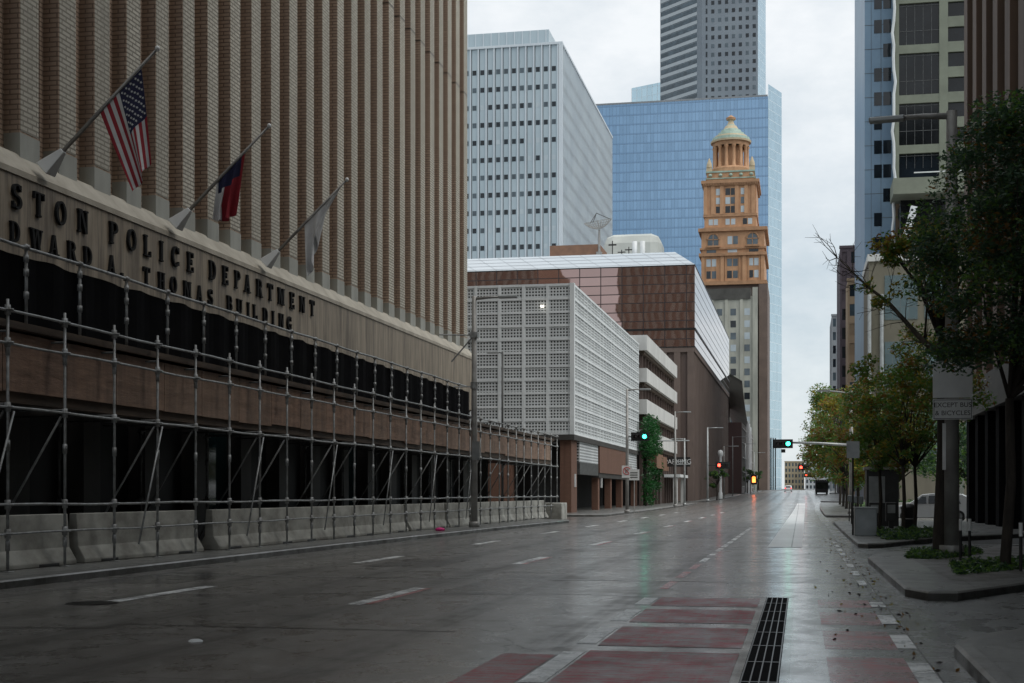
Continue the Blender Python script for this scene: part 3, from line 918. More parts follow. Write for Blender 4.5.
def standard(x, y, z0, z1, rings, r=.030):
    mb = MB(); mb.path([(x, y, z0 + .06), (x, y, z1)], r, 8)
    mb.path([(x, y, z0 + .02), (x, y, z0 + .4)], r * .72, 8)
    mb.box(x - .085, x + .085, y - .085, y + .085, z0 + .004, z0 + .02)
    for z in rings:
        mb.path([(x, y, z - .018), (x, y, z + .018)], .115, 10)
        mb.path([(x, y, z - .09), (x, y, z + .09)], .06, 8)
    for z in (z0 + .5, z0 + 2.4, z0 + 4.2):
        if z < z1: mb.path([(x, y, z - .1), (x, y, z + .1)], .046, 8)
    return mb


for i, y in enumerate(YS):
    standard(SX, y, .15, 5.32 if y < 64 else 5.2, (.88, 1.43, 3.28, 4.5, 5.12)).build('standard', MT['steel'], sc, True)
    if i % 2 == 0: standard(-17.2, y, .15, 4.7, (.6, 1.45, 3.3)).build('rear_standard', MT['steel_dark'], sc, True)
    if y < 63:
        mb = MB(); x = -14.98; yg = y - 1.0
        mb.path([(x, yg, 4.98), (x, yg, 6.56)], .034, 8)
        for z in (5.55, 6.0, 6.28): mb.path([(x, yg, z - .07), (x, yg, z + .07)], .055, 8)
        mb.path([(x, yg, 6.46), (x, yg, 6.54)], .075, 8)
        mb.build('guard_post', MT['steel'], sc, True)
    # transom and raking brace into the shed
    for tz in (3.34, 4.72): MB().path([(SX, y + .04, tz), (-17.2, y + .04, tz)], .024, 6).build('transom', MT['steel_dark'], sc, True)
    if i % 3 != 1:
        mb = MB(); mb.path([(SX - .05, y - .06, 3.2), (-16.5, y - .06, .35)], .024, 6)
        mb.build('brace', MT['steel_dark'] if i % 2 else MT['steel'], sc, True)
for z, x, y1_, r_ in ((.88, SX, 86.2, .022), (1.43, SX, 86.2, .026), (3.28, SX, 86.2, .026), (4.5, SX, 86.2, .026), (5.12, SX, 86.2, .028), (6.5, -14.98, 63.2, .034)):
    pts = [(x + .0 + .012 * math.sin(y * 1.7), y, z + .014 * math.sin(y * .9 + z * 3) + .008 * math.sin(y * 3.1)) for y in frange(11, y1_, 2.13)]
    MB().path(pts, r_, 8).build('ledger', MT['steel'], sc, True)
for k, y in enumerate(YS[2:24:3]):
    MB().path([(SX + .07, y + .1, 3.2), (SX + .07, y - 1.1, .5)], .022, 6).build('face_brace', MT['steel'], sc, True)

sh = thing('sidewalk_shed', 'weathered brown plywood shed roof over the pavement behind the scaffold tubes', 'sidewalk shed', (-16.5, 24, .15))
MB().box(-18.3, -15.02, 8, 86.5, 4.78, 4.93).build('deck', MT['timber'], sh)
y = 8.2; k = 0
while y < 86:
    w = random.choice((2.44, 2.44, 2.2)); w = min(w, 86.3 - y)
    dz = random.uniform(-.04, .05)
    MB().box(-15.06 - random.uniform(0, .02), -15.02 + .0, y + .012, y + w - .012, 3.62 + dz, 4.86 + random.uniform(-.05, .06)).build('parapet_board', MT['wood'], sh)
    y += w; k += 1
MB().box(-15.0, -14.9, 8, 86.4, 4.84, 4.98).build('kerb_board', MT['timber'], sh)
MB().box(-15.35, -15.1, 8, 86.4, 3.42, 3.64).build('edge_beam', MT['timber'], sh)
for k in range(18):
    MB().box(-18.2, -15.2, 10 + k * 4.3, 10.12 + k * 4.3, 4.5, 4.77).build('joist', MT['timber'], sh)
y = 11.
while y < 62.5:
    n = 8; mb = MB()
    for i in range(n):
        a, b = y + 2.13 * i / n, y + 2.13 * (i + 1) / n
        xa, xb = -15.06 - .04 * math.sin(a * 5.1), -15.06 - .04 * math.sin(b * 5.1)
        za, zb = 6.36 - .05 * abs(math.sin((a - 13.8) / 2.13 * math.pi)), 6.36 - .05 * abs(math.sin((b - 13.8) / 2.13 * math.pi))
        mb.quad([(xa, a, 4.94), (xb, b, 4.94), (xb, b, zb), (xa, a, za)])
    o = mb.build('debris_net', MT['net'], sh); s = o.modifiers.new('s', 'SOLIDIFY'); s.thickness = .01
    y += 2.13

# ------------------------------------------------------------------ concrete barriers
def barrier_mesh(L):
    prof = [(-.29, 0), (.29, 0), (.29, .09), (.13, .36), (.085, 1.06), (-.085, 1.06), (-.13, .36), (-.29, .09)]
    mb = MB(); n = len(prof)
    xs = [(0, .0), (.02, 1), (L - .02, 1), (L, 0)]
    mb.v = [(-x, yy, z) for yy in (0, L) for x, z in prof]
    for i in range(n):
        j = (i + 1) % n
        mb.f.append((i, j, n + j, n + i)); mb.m.append(0)
    mb.f += [tuple(range(n))[::-1], tuple(range(n, 2 * n))]; mb.m += [0, 0]
    for yy in (.7, L - 1.5): mb.box(-.295, .295, yy, yy + .8, -.001, .07, 1)
    return mb


bl = ['stained grey concrete barrier behind the scaffold at the picture\'s left edge', 'grey concrete barrier left of the dark gap in the row',
      'grey concrete barrier right of the dark gap in the row', 'grey concrete barrier with a pale water stain in mid row', 'grey concrete barrier just left of the pink bag',
      'grey concrete barrier behind the near lamp post', 'grey concrete barrier right of the near lamp post', 'grey concrete barrier at the far end of the scaffold']
pos = [9.0, 21.6 + .0, 35.2, 41.35, 47.5, 56.5 + .3, 63.0, 69.2, 75.4]
ends = [15.1, 34.4, 41.3, 47.45, 55.4, 62.9, 69.1, 75.3, 81.5]
first = None
segs = [(15.2, 6.1), (21.4, 6.1), (27.9, 6.1), (35.0, 6.1), (41.15, 6.1), (47.3, 6.1), (53.9, 6.1), (60.05, 6.1), (66.2, 6.1), (72.35, 6.1), (78.5, 6.1)]
bl = ['stained grey concrete barrier at the left edge of the picture', 'grey concrete barrier second from the left edge', 'grey concrete barrier ending at the dark gap, left of it',
      'grey concrete barrier beginning right of the dark gap', 'grey concrete barrier second right of the dark gap', 'grey concrete barrier behind the pink bag',
      'grey concrete barrier just left of the near lamp post', 'grey concrete barrier behind the near lamp post', 'grey concrete barrier right of the near lamp post',
      'grey concrete barrier second from the far end of the scaffold', 'grey concrete barrier closing the far end of the scaffold']
for (y, L), lb in zip(segs, bl):
    if first is None:
        first = barrier_mesh(L).build('concrete_barrier', [MT['barrier'], MT['black']], None, bevel=.02, loc=(0, 0, 0)); o = first
    else:
        o = first.copy(); COL.objects.link(o)
    o.location = (-15.22 + random.uniform(-.04, .04), y, .155); o.rotation_euler = (0, 0, random.uniform(-.006, .006))
    tag(o, lb, 'barrier', 'concrete barriers behind the scaffold')
mb = MB(); mb.prism([(-15.6, 85.0), (-14.2, 85.0), (-14.25, 87.3), (-15.55, 87.3)], .0, 1.05)
tag(mb.build('concrete_block', MT['barrier'], None, bevel=.04, loc=(-15, 86, 0)), 'pale square concrete block past the end of the scaffold', 'concrete block')

# ------------------------------------------------------------------ white screened garage
ga = thing('parking_garage', 'white perforated block parking garage raised on red brick piers across the side street', 'parking garage', (-17, 105, 0))
GX, GY0, GY1, GZ0, GZ1 = -16.6, 105., 149., 6.05, 17.3
MB().box(-72, GX - .12, GY0 + .12, GY1, GZ0, GZ1 - .15).build('screen', MT['breeze'], ga)
mb = MB()
for k in range(30):
    x = GX - .2 - k * 1.84
    mb.box(x - .11, x + .11, GY0 + .05, GY0 + .30, GZ0, GZ1)
for k in range(12):
    z = GZ0 + .07 + k * 1.012
    mb.box(-72, GX - .003, GY0 + .07, GY0 + .31, z - .09, z + .09)
    mb.box(GX - .31, GX - .06, GY0 + .01, GY1, z - .09, z + .09)
for k in range(25):
    y = GY0 + .14 + k * 1.82
    mb.box(GX - .3, GX - .08, y - .06, y + .07, GZ0 + .01, GZ1 - .05)
mb.box(GX - .34, GX + .004, GY0 - .004, GY0 + .42, GZ0 - .02, GZ1 + .06)
mb.build('screen_rib', MT['white_panel'], ga)
MB().box(-72, GX + .02, GY0 - .1, GY1, 5.62, 6.02).build('soffit', MT['soffit'], ga)
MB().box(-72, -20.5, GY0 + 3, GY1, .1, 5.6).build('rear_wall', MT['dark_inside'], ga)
for y0, y1_, x0 in ((105.2, 107.9, -17.7), (119.5, 120.4, -17.4), (127.6, 128.3, -17.4), (135.6, 136.5, -17.4), (147.8, 148.9, -17.4)):
    MB().box(x0, -16.85, y0, y1_, .1, 5.62).build('pier', MT['brick_red'], ga)
MB().box(-23.2, -21.4, 105.2, 106.2, .1, 5.62).build('pier', MT['brick_red'], ga)
MB().box(-34, -30, 108, 108.6, .1, 5.62).build('brick_wall', MT['brick_red'], ga)
MB().box(-17.2, -16.75, 108.6, 118.8, 4.05, 5.9).build('lower_screen', MT['breeze'], ga)
MB().box(-17.2, -16.72, 108.6, 118.8, 3.1, 4.04).build('metal_band', MT['steel_dark'], ga)
MB().box(-17.3, -16.62, 119, 137.2, 3.35, 5.7).build('brick_box', MT['brick_red'], ga)
MB().box(-17.3, -16.7, 119, 148, 2.95, 3.34).build('canopy_edge', MT['soffit'], ga)
MB().box(-17.2, -16.75, 137.6, 147.6, 3.5, 5.9).build('lower_screen', MT['breeze'], ga)
for y in (106.5, 121): MB().box(-16.84, -16.72, y, y + .22, 2.1, 3.1).build('wall_lamp', MT['white'], ga)
o = MB().box(-19.1, -18.9, 104.8, 104.95, 15.58, 15.72).build('flood_lamp', MT['warm_lamp'], ga)
for (x, z, l) in ((-24.5, 13.4, 1.3), (-25.6, 10.6, 1.2), (-22.5, 6.5, 1.7)):
    mb = MB(); mb.obox((x, 104.9, z), (l / 2, 0, -.12), (0, .06, 0), (0, 0, .09)); mb.build('strip_lamp', MT['white'], ga)

# ------------------------------------------------------------------ garage with pale spandrel bands
gb = thing('parking_garage', 'open parking garage with four pale concrete spandrel bands and a dark interior', 'parking garage', (-16, 150, 0))
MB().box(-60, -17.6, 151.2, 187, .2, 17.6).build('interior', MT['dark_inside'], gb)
for z0, z1 in ((16.75, 18.35), (13.4, 14.85), (10.0, 11.55), (6.8, 8.35)):
    MB().box(-60, -15.95, 150, 187.5, z0, z1).build('spandrel', MT['conc_pale'], gb)
    MB().box(-59, -16.3, 150.6, 187.2, z0 - .35, z0 - .004).build('slab_edge', MT['timber'], gb)
for k in range(13):
    y = 151 + k * 3.0
    MB().box(-16.9, -16.5, y, y + .3, .2, 16.4).build('column', MT['brown_rib'], gb)
for k in range(6): MB().box(-22 - k * 6, -21.6 - k * 6, 150.7, 151.1, .2, 16).build('column', MT['brown_rib'], gb)
MB().box(-16.3, -15.2, 153, 160.0, 4.35, 5.9).build('awning', MT['tan_awning'], gb)
MB().box(-16.3, -15.2, 160.3, 167, 4.2, 5.75).build('awning', MT['tan_awning'], gb)
for k in range(5):
    y = 153 + k * 3.6; MB().box(-16.5, -16.2, y, y + .5, .2, 4.3).build('shop_post', MT['brown_rib'], gb)
    MB().box(-16.48, -16.42, y + .7, y + 3.2, .3, 4.1).build('shop_window', MT['dark_glass'], gb)
MB().box(-16.6, -14.5, 175, 187, 3.6, 3.95).build('entrance_canopy', MT['white'], gb)
for y in (175.2, 186.4): MB().box(-15.4, -14.9, y, y + .7, .2, 3.59).build('canopy_post', MT['conc_pale'], gb)

# hanging parking sign
ps = thing('parking_sign', 'dark blade sign reading PARKING on the garage front', 'sign', (-15.0, 165, 4.8))
MB().box(-16.0, -12.55, 165.0, 165.35, 4.7, 5.8).build('sign_board', MT['black'], ps)


def text_mesh(body, size, ext=.01):
    cu = bpy.data.curves.new('txt', 'FONT'); cu.body = body; cu.size = size; cu.extrude = ext; cu.align_x = 'CENTER'; cu.align_y = 'CENTER'
    o = bpy.data.objects.new('txt', cu); COL.objects.link(o); bpy.context.view_layer.update()
    me = bpy.data.meshes.new_from_object(o.evaluated_get(bpy.context.evaluated_depsgraph_get()))
    bpy.data.objects.remove(o); return me


def add_text(parent, name, body, size, loc, rot, m, bold=0, ext=.01):
    me = text_mesh(body, size, ext); me.materials.clear(); me.materials.append(m)
    o = bpy.data.objects.new(name, me); off = OFF[parent.name]
    link(o, parent, (loc[0] - off.x, loc[1] - off.y, loc[2] - off.z)); o.rotation_euler = rot
    return o


add_text(ps, 'lettering', 'PARKING', .74, (-13.95, 164.97, 5.26), (R(90), 0, 0), MT['white'])
mb = MB()
for k in range(3): mb.box(-15.75 + .02 * k, -15.45 + .0 * k, 164.975, 164.985, 5.0 + .17 * k, 5.1 + .17 * k)
mb.build('symbol', MT['white'], ps)

# ------------------------------------------------------------------ bronze mirror building
bm_ = thing('office_building', 'bronze mirror glass building over a brown ribbed base, with a sloping pale glass roof', 'building', (-14.7, 202, 0))
BX, BY0, BY1 = -14.7, 202., 300.
ZB, ZL, ZE, ZR = 22.6, 25.0, 33.9, 36.4
MB().box(-80, BX - .35, BY0 + .35, BY1, .3, ZB).build('base', MT['brown_rib'], bm_)
mb = MB()
for k in range(34): x = BX - .5 - k * 1.9; mb.box(x - .55, x + .35, BY0, BY0 + .4, .3, ZB - 1.0)
for k in range(60): y = BY0 + .5 + k * 1.62; mb.box(BX - .4, BX - .12, y, y + .62, .3, ZB - 1.0)
mb.box(-80, BX + .01, BY0 - .02, BY0 + .5, ZB - 1.0, ZB - .35); mb.box(BX - .5, BX + .02, BY0, BY1, ZB - 1.0, ZB - .36)
mb.build('base_rib', MT['brown_light'], bm_)
mb = MB(); mb.prism([(-80, BY0), (BX, BY0), (BX, BY1), (-80, BY1)], ZB - .3, ZE - .05)
mb.build('mirror_glass', MT['brown_mirror'], bm_)
MB().box(-80, BX + .12, BY0 - .12, BY1, ZL - .25, ZL).build('lip', MT['iron'], bm_)
MB().box(-80, BX + .06, BY0 - .06, BY1, ZB - .35, ZB - .2).build('lip', MT['iron'], bm_)
MB().box(-80, BX + .05, BY0 - .05, BY1, ZE - .1, ZE + .05).build('eave', MT['iron'], bm_)
mb = MB()
e, s_ = ZE + .06, 3.6
A = [(-80, BY0, e), (BX, BY0, e), (BX, BY1, e), (-80, BY1, e)]; B = [(-80, BY0 + s_, ZR), (BX - s_ + .5, BY0 + s_, ZR), (BX - s_ + .5, BY1 - s_, ZR), (-80, BY1 - s_, ZR)]
for i in range(3): mb.quad([A[i], A[i + 1], B[i + 1], B[i]])
mb.quad(B)
mb.build('skylight', MT['skylight'], bm_)
MB().box(-37.6, -29.9, 214, 222, ZR, 39.4).build('plant_room', MT['tan_awning'], bm_)
mb = MB(); mb.prism([(-31, 225), (-21.8, 225), (-21.8, 233), (-31, 233)], ZR - .1, 43.0)
mb.build('rooftop_shell', MT['white_dull'], bm_, bevel=1.6)
for x in (-24.6, -23.4):
    mb = MB(); mb.path([(x, 214, ZR), (x, 214, 39.6)], .38, 12); mb.build('vent_pipe', MT['white'], bm_, True)
mb = MB()
for x, h in ((-28.1, 3.6), (-26.7, 2.2), (-25.6, 2.6), (-21.5, 1.6), (-20.7, 1.3)):
    mb.path([(x, 215, ZR), (x, 215, ZR + h)], .08, 6); mb.box(x - .6, x + .6, 214.9, 215.1, ZR + h * .8, ZR + h * .86)
for x in (-27.3, -26.2, -25.2, -22.4, -21.6): mb.box(x - .5, x + .5, 213.5, 214.5, ZR, ZR + random.uniform(.6, 1.4))
mb.build('rooftop_unit', MT['pole_dark'], bm_)
ds = thing('satellite_dish', 'dark mesh satellite dish tilted skyward on the bronze building roof', 'satellite dish', (-30.0, 214, ZR))
mb = MB(); mb.path([(-30, 214, ZR + .0), (-30, 214, 41.6)], [.22, .16], 10); mb.box(-30.4, -29.6, 213.6, 214.4, ZR, 38.2); mb.build('mast', MT['pole'], ds)
mb = MB()
tilt = Matrix.Rotation(R(14), 3, 'X') @ Matrix.Rotation(R(-8), 3, 'Y')
n = 26; rings = 6; c = Vector((-30, 214, 41.7))
for i in range(rings + 1):
    r_ = 2.15 * i / rings
    for j in range(n): mb.v.append(tuple(c + tilt @ Vector((r_ * math.cos(2 * math.pi * j / n), r_ * math.sin(2 * math.pi * j / n), .26 * r_ * r_))))
for i in range(rings):
    for j in range(n):
        q = (j + 1) % n; mb.f.append((i * n + j, i * n + q, (i + 1) * n + q, (i + 1) * n + j)); mb.m.append(0)
o = mb.build('dish', MT['pole'], ds); w_ = o.modifiers.new('w', 'WIREFRAME'); w_.thickness = .07
mb = MB()
for j in range(3): mb.path([c + tilt @ Vector((2.0 * math.cos(j * 2.1), 2.0 * math.sin(j * 2.1), 1.1)), c + tilt @ Vector((0, 0, 2.4))], .05, 6)
mb.build('feed', MT['pole_dark'], ds)

# ------------------------------------------------------------------ pale blue slab tower
tw = thing('office_tower', 'pale blue grey slab tower with rows of small square windows between thin fins', 'building', (-50, 300, 0))
TX, TY0, TY1, TZ = -50., 300., 383., 97.9
MB().box(-100, TX - .3, TY0 + .3, TY1, 0, TZ).build('wall', MT['tower_panel'], tw)
MB().box(-100, -53.8, 305, 378, TZ, 102.6).build('penthouse', MT['tower_panel'], tw)
MB().box(-76, -75, 305.5, 306.5, 102.6, 103.8).build('roof_vent', MT['steel_dark'], tw)
mb = MB(); mp = 1.745
for k in range(29):
    x = TX - .95 - k * mp
    mb.box(x - .13, x + .13, TY0 - .15, TY0 + .31, 1, TZ)
    if x < -54: mb.box(x - .1, x + .1, 304.85, 305.05, TZ + .1, 102.5)
mb.box(-100, TX + .05, TY0 - .2, TY0 + .35, TZ - .25, TZ + .25); mb.box(TX - .35, TX + .06, TY0, TY1, TZ - .25, TZ + .26)
mb.box(TX - .75, TX + .04, TY0 - .18, TY0 + .4, 1, TZ)
for k in range(48):
    y = TY0 + 1.2 + k * 1.72
    mb.box(TX - .31, TX + .02, y - .11, y + .11, 1, TZ - .26)
mb.build('fin', MT['tower_fin'], tw)
mb = MB()
for k in range(29):
    x = TX - .95 - k * mp
    mb.box(x + .131, x + .26, TY0 + .2, TY0 + .305, 1, TZ - .26)
mb.build('groove', MT['tower_line'], tw)
rc = []
for k in range(16):
    for j in range(25):
        rc.append((TX - .95 - mp * (k + .5) - .05, TY0 + .29, 92.6 - j * 3.80, 1, 0, .86, 1.05))
windows(tw, rc, [MT['win_dark'], MT['win_dark'], MT['win_dark'], MT['win_dark'], MT['win_mid'], MT['win_mid'], MT['win_pale']])
mb = MB()
for j in range(25): mb.box(TX - .33, TX - .27, TY0 + 1, TY1 - .5, 92.1 - j * 3.80, 93.2 - j * 3.80)
mb.build('window_band', MT['win_mid'], tw)

# ------------------------------------------------------------------ far towers
bg = thing('glass_tower', 'broad blue glass tower with a paler chamfered edge, standing behind the orange tower', 'building', (-14, 640, 0))
MB().prism([(-130, 640), (-14.3, 640), (-14.3, 655), (-20, 690), (-130, 690)], 0, 177.5).build('curtain_wall', MT['blue_glass'], bg)
MB().prism([(-14.25, 640.4), (-8.6, 656), (-14.25, 672)], 0, 183, 0).build('chamfer', MT['pale_glass'], bg)
MB().box(-130, -14.5, 639.9, 641, 177.4, 178.2).build('roof_edge', MT['grey_wall'], bg)
MB().prism([(-14.0, 638), (-9.6, 650), (-9.6, 668), (-14.0, 668)], 0, 36).build('podium', MT['pale_glass'], bg)
for x in (-13.2, -12.3, -11.4): MB().box(x, x + .5, 634.9 + (x + 13.6) * 2.6, 636.2 + (x + 13.6) * 2.6, 0, 26).build('podium_fin', MT['dark_glass'], bg)
bs = thing('glass_tower', 'small pale glass tower top peeping out beside the grey granite skyscraper', 'building', (-80, 760, 0))
MB().prism([(-90, 768), (-73.5, 760), (-70, 800), (-90, 800)], 0, 221).build('curtain_wall', MT['pale_glass'], bs)
jp = thing('skyscraper', 'grey granite skyscraper with banded angled side, its top cut off above the blue tower', 'building', (-35, 720, 0))
poly = [(-48.8, 720), (-21.2, 720), (-21.2, 770), (-66, 775), (-71.8, 740.7)]
MB().prism(poly, 0, 300).build('wall', MT['granite'], jp)
MB().prism([(-21.15, 721), (-17.6, 735), (-21.15, 760)], 0, 300).build('glass_edge', MT['pale_glass'], jp)
mb = MB(); d = Vector((-.743, .669, 0)); nrm = Vector((-.669, -.743, 0)); L = 31.
for k in range(24):
    z = 196 + k * 4.35
    c = Vector((-48.8, 720, z)) + d * (L / 2 + 1.6) + nrm * .1
    mb.obox(c, d * (L / 2 - 1.8), nrm * .12, (0, 0, .85))
mb.build('pale_band', MT['granite_pale'], jp)
mb = MB()
for k in range(24):
    z = 196 + k * 4.35 + 2.1
    mb.obox(Vector((-48.8, 720, z)) + d * (L / 2 + 1.6) + nrm * .03, d * (L / 2 - 2.2), nrm * .08, (0, 0, .9))
mb.build('band_window', MT['win_mid'], jp)
rc = []
for k in range(7):
    for j in range(14): rc.append((-43.4 + k * 3.42, 719.97, 200 + j * 4.35, 1, 0, 1.55, 2.0))
windows(jp, rc, [MT['win_dark'], MT['win_dark'], MT['win_mid']], most=98)
mb = MB()
for j in range(24): mb.box(-46.9, -46.1, 719.9, 720.1, 199 + j * 4.35, 201.6 + j * 4.35)
mb.build('slot_window', MT['win_dark'], jp)

# ------------------------------------------------------------------ orange terracotta tower
es = thing('historic_tower', 'ornate orange terracotta tower topped by a columned rotunda and green ringed dome', 'building', (-21.5, 467, 0))
EY = 467.; g0 = gz(467)
MB().box(-33.5, -10.6, EY, EY + 34, g0, 69.5).build('shaft', MT['brown_light'], es)
# shoulder block
MB().box(-31.8, -11.6, EY - .6, EY + 30, 69.5, 87.0).build('shoulder', MT['terra'], es)
mb = MB()
for z0, z1, p in ((69.2, 70.4, .9), (78.6, 79.6, .8), (80.8, 81.4, .5), (86.6, 87.7, 1.0)): mb.box(-31.8 - p, -11.6 + p, EY - .6 - p, EY + 30, z0, z1)
mb.build('cornice', MT['terra_dark'], es)
for x in (-31.6, -25.4, -18.4, -12.5): MB().box(x - .2, x + .9, EY - 1.0, EY - .5, 70.4, 78.6).build('pilaster', MT['terra'], es)
for x in (-30.5, -27.0, -24.2, -19.6, -16.7, -13.4): MB().box(x, x + .3, EY - .9, EY - .5, 70.4, 78.6).build('pilaster', MT['terra'], es)
rc = []
for z in (72.6, 76.5):
    for x0 in (-28.6, -21.8, -15.0):
        for dx_ in (-.95, .95): rc.append((x0 + dx_, EY - .63, z, 1, 0, 1.55, 2.4))
for x0 in (-28.6, -21.8, -15.0): rc.append((x0, EY - .63, 80.2, 1, 0, 3.0, .9))
# arched loggia floor
mb = MB()
for x0 in (-28.0, -15.4):
    n = 12; b = len(mb.v); pts = [(x0 - 1.7, 81.9)] + [(x0 + 1.7 * math.cos(R(180 - 180 * i / n)), 84.1 + 1.7 * math.sin(R(180 * i / n))) for i in range(n + 1)] + [(x0 + 1.7, 81.9)]
    mb.v += [(p, EY - .62, q) for p, q in pts] + [(p, EY - .9, q) for p, q in pts]; m_ = len(pts)
    for k in range(m_): mb.f.append((b + k, b + (k + 1) % m_, b + m_ + (k + 1) % m_, b + m_ + k)); mb.m.append(0)
    mb.f.append(tuple(b + m_ + k for k in range(m_))[::-1]); mb.m.append(0)
mb.build('arched_window', MT['win_mid'], es)
mb = MB()
for x0 in (-28.0, -15.4):
    mb.path([(x0 + 1.85 * math.cos(R(180 - 180 * i / 12)), EY - .9, 84.1 + 1.85 * math.sin(R(180 * i / 12))) for i in range(13)], .3, 6)
    mb.box(x0 - .1, x0 + .1, EY - 1.0, EY - .85, 81.9, 85.7); mb.box(x0 - 1.6, x0 + 1.6, EY - 1.0, EY - .85, 83.9, 84.15)
    mb.box(x0 - 2.2, x0 + 2.2, EY - 1.7, EY - .6, 81.4, 82.0)
mb.build('arch_trim', MT['terra_dark'], es)
for dx_ in (-.9, .9): rc.append((-21.7 + dx_, EY - .63, 83.7, 1, 0, 1.5, 2.6))
# upper block, a little narrower
MB().box(-30.9, -14.2, EY + .4, EY + 22, 87, 103.2).build('upper_block', MT['terra'], es)
mb = MB()
for z0, z1, p in ((87.6, 88.2, .3), (91.6, 92.4, .35), (101.6, 102.4, .6), (102.4, 103.4, 1.0)): mb.box(-30.9 - p, -14.2 + p, EY + .4 - p, EY + 22, z0, z1)
for k in range(34): x = -31.2 + k * .52; mb.box(x, x + .26, EY - .55, EY + .2, 101.9, 102.39)
mb.build('cornice', MT['terra_dark'], es)
for x in (-30.7, -28.3, -25.4, -20.6, -17.6, -15.3): MB().box(x - .45, x + .75, EY, EY + .5, 92.4, 101.6).build('pilaster', MT['terra'], es)
for x0 in (-28.0, -22.5, -17.0):
    for dx_ in (-.9, .9): rc.append((x0 + dx_ * (1 if x0 == -22.5 else .9), EY + .37, 89.9, 1, 0, 1.35, 1.9))
for z in (93.9, 96.8, 99.7):
    rc += [(-26.4, EY + .37, z, 1, 0, 1.5, 2.1), (-18.4, EY + .37, z, 1, 0, 1.5, 2.1), (-23.35, EY + .37, z, 1, 0, 1.5, 2.2), (-21.6, EY + .37, z, 1, 0, 1.5, 2.2)]
windows(es, rc, [MT['win_pale'], MT['win_mid'], MT['win_pale'], MT['win_dark']])
# parapet with balustrade, corner urns
MB().box(-30.2, -15.0, EY + .8, EY + 20, 103.4, 106.4).build('parapet', MT['terra'], es)
mb = MB(); mb.box(-30.5, -14.7, EY + .5, EY + 20, 104.0, 104.4); mb.box(-30.5, -14.7, EY + .5, EY + 20, 106.1, 106.6)
for k in range(5): mb.lathe((-29 + k * 3.3, EY + .6, 105.2), [(0, -.6), (.55, -.3), (.65, 0), (.5, .4), (0, .6)], 8)
mb.build('cornice', MT['copper'], es)
for x in (-29.4, -15.6):
    mb = MB(); mb.box(x - .9, x + .9, EY + .7, EY + 2.5, 106.4, 107.6); mb.lathe((x, EY + 1.6, 107.6), [(.7, 0), (.95, .5), (.8, 1.6), (.5, 2.4), (.25, 3.2), (0, 3.6)], 12)
    mb.build('urn', MT['cream'], es)
CX, CY = -22.7, EY + 8.
mb = MB(); mb.lathe((CX, CY, 0), [(6.9, 106.5), (6.9, 108.0), (6.4, 108.2), (6.2, 108.6), (3.9, 108.6), (3.9, 115.8)], 28)
mb.build('drum', MT['terra'], es, False)
for k in range(14):
    a = 2 * math.pi * k / 14
    x, y = CX + 5.35 * math.cos(a), CY + 5.35 * math.sin(a)
    mb = MB(); mb.lathe((x, y, 0), [(.75, 108.6), (.72, 109), (.58, 109.2), (.50, 114.9), (.70, 115.2), (.75, 115.7)], 12); mb.build('column', MT['terra'], es, True)
mb = MB()
mb.lathe((CX, CY, 0), [(r0, z0 if z0 < 117.6 else 117.6 + (z0 - 117.6) * .82, m0) for r0, z0, m0 in [(5.9, 115.7, 0), (6.0, 116.8, 0), (6.6, 117.0, 1), (6.7, 117.6, 1), (6.3, 117.7, 2), (6.1, 118.9, 2), (5.5, 119.0, 1), (5.3, 119.7, 2), (4.6, 119.9, 2), (4.3, 120.9, 1), (3.6, 121.1, 2), (3.2, 122.2, 2), (2.5, 122.6, 1), (1.9, 123.9, 2), (1.3, 124.4, 1), (.9, 125.6, 1), (.8, 126.2, 1), (1.5, 126.5, 0), (1.6, 127.3, 0), (.9, 127.8, 0), (.4, 128.3, 0), (0, 128.5, 0)]], 32)
mb.build('dome', [MT['terra_dark'], MT['cream'], MT['copper']], es)

an = thing('office_building', 'grey weathered stone block with a sooty parapet below the orange tower', 'building', (-20, 452, 0))
AX0, AX1, AY = -40., -13.3, 452.
MB().box(AX0, AX1 - .35, AY + .35, AY + 13.5, gz(452), 63.5).build('wall', MT['annex'], an)
MB().box(AX0, AX1 - 2.2, AY - .1, AY + 13.4, 62.6, 66.0).build('parapet', MT['annex_dark'], an)
for x in (-27.5, -23.0, -18.3): MB().box(x - .5, x + .45, AY, AY + .4, gz(452), 62.6).build('pilaster', MT['annex'], an)
MB().box(AX1 - 1.6, AX1, AY - .05, AY + .5, gz(452), 66.2).build('pilaster', MT['annex'], an)
rc = []
for x in (-25.2, -20.9, -16.6):
    for j in range(15): rc.append((x, AY + .33, 58.6 - j * 3.78, 1, 0, 1.7, 2.1))
windows(an, rc, [MT['win_mid'], MT['win_dark'], MT['win_pale'], MT['win_mid']])
MB().box(AX1 + .2, -10.4, AY + 6, AY + 30, 0, 68).build('side_wall', MT['brown_light'], an)

# low block with a curved white roof between the bronze building and the grey stone block
lo = thing('low_building', 'low maroon clad building with a white upswept canopy beside the bronze building', 'building', (-14, 312, 0))
MB().box(-50, -12.6, 312, 384, gz(312), 17).build('wall', MT['red_low'], lo)
mb = MB()
for k in range(15): y = 313 + k * 4.8; mb.box(-12.6, -12.45, y, y + .25, 3, 16.9)
for k in range(5): mb.box(-12.6, -12.42, 312, 384, 3 + k * 3.2, 3.15 + k * 3.2)
mb.build('mullion', MT['pole'], lo)
for y in (336, 343, 352): MB().box(-12.55, -11.9, y, y + 1.6, gz(340), 18.5 - (y - 336) * .05).build('white_pier', MT['white'], lo)
mb = MB(); n = 14
def roof_row(a):
    y = 306 + a * 52; z = 25.5 - 8.4 * math.sin(a * math.pi / 2) ** .8
    return [(-16.5, y, z + 2.6), (-12.3, y, z), (-12.2, y, z - .5), (-16.6, y, z + 2.0)]
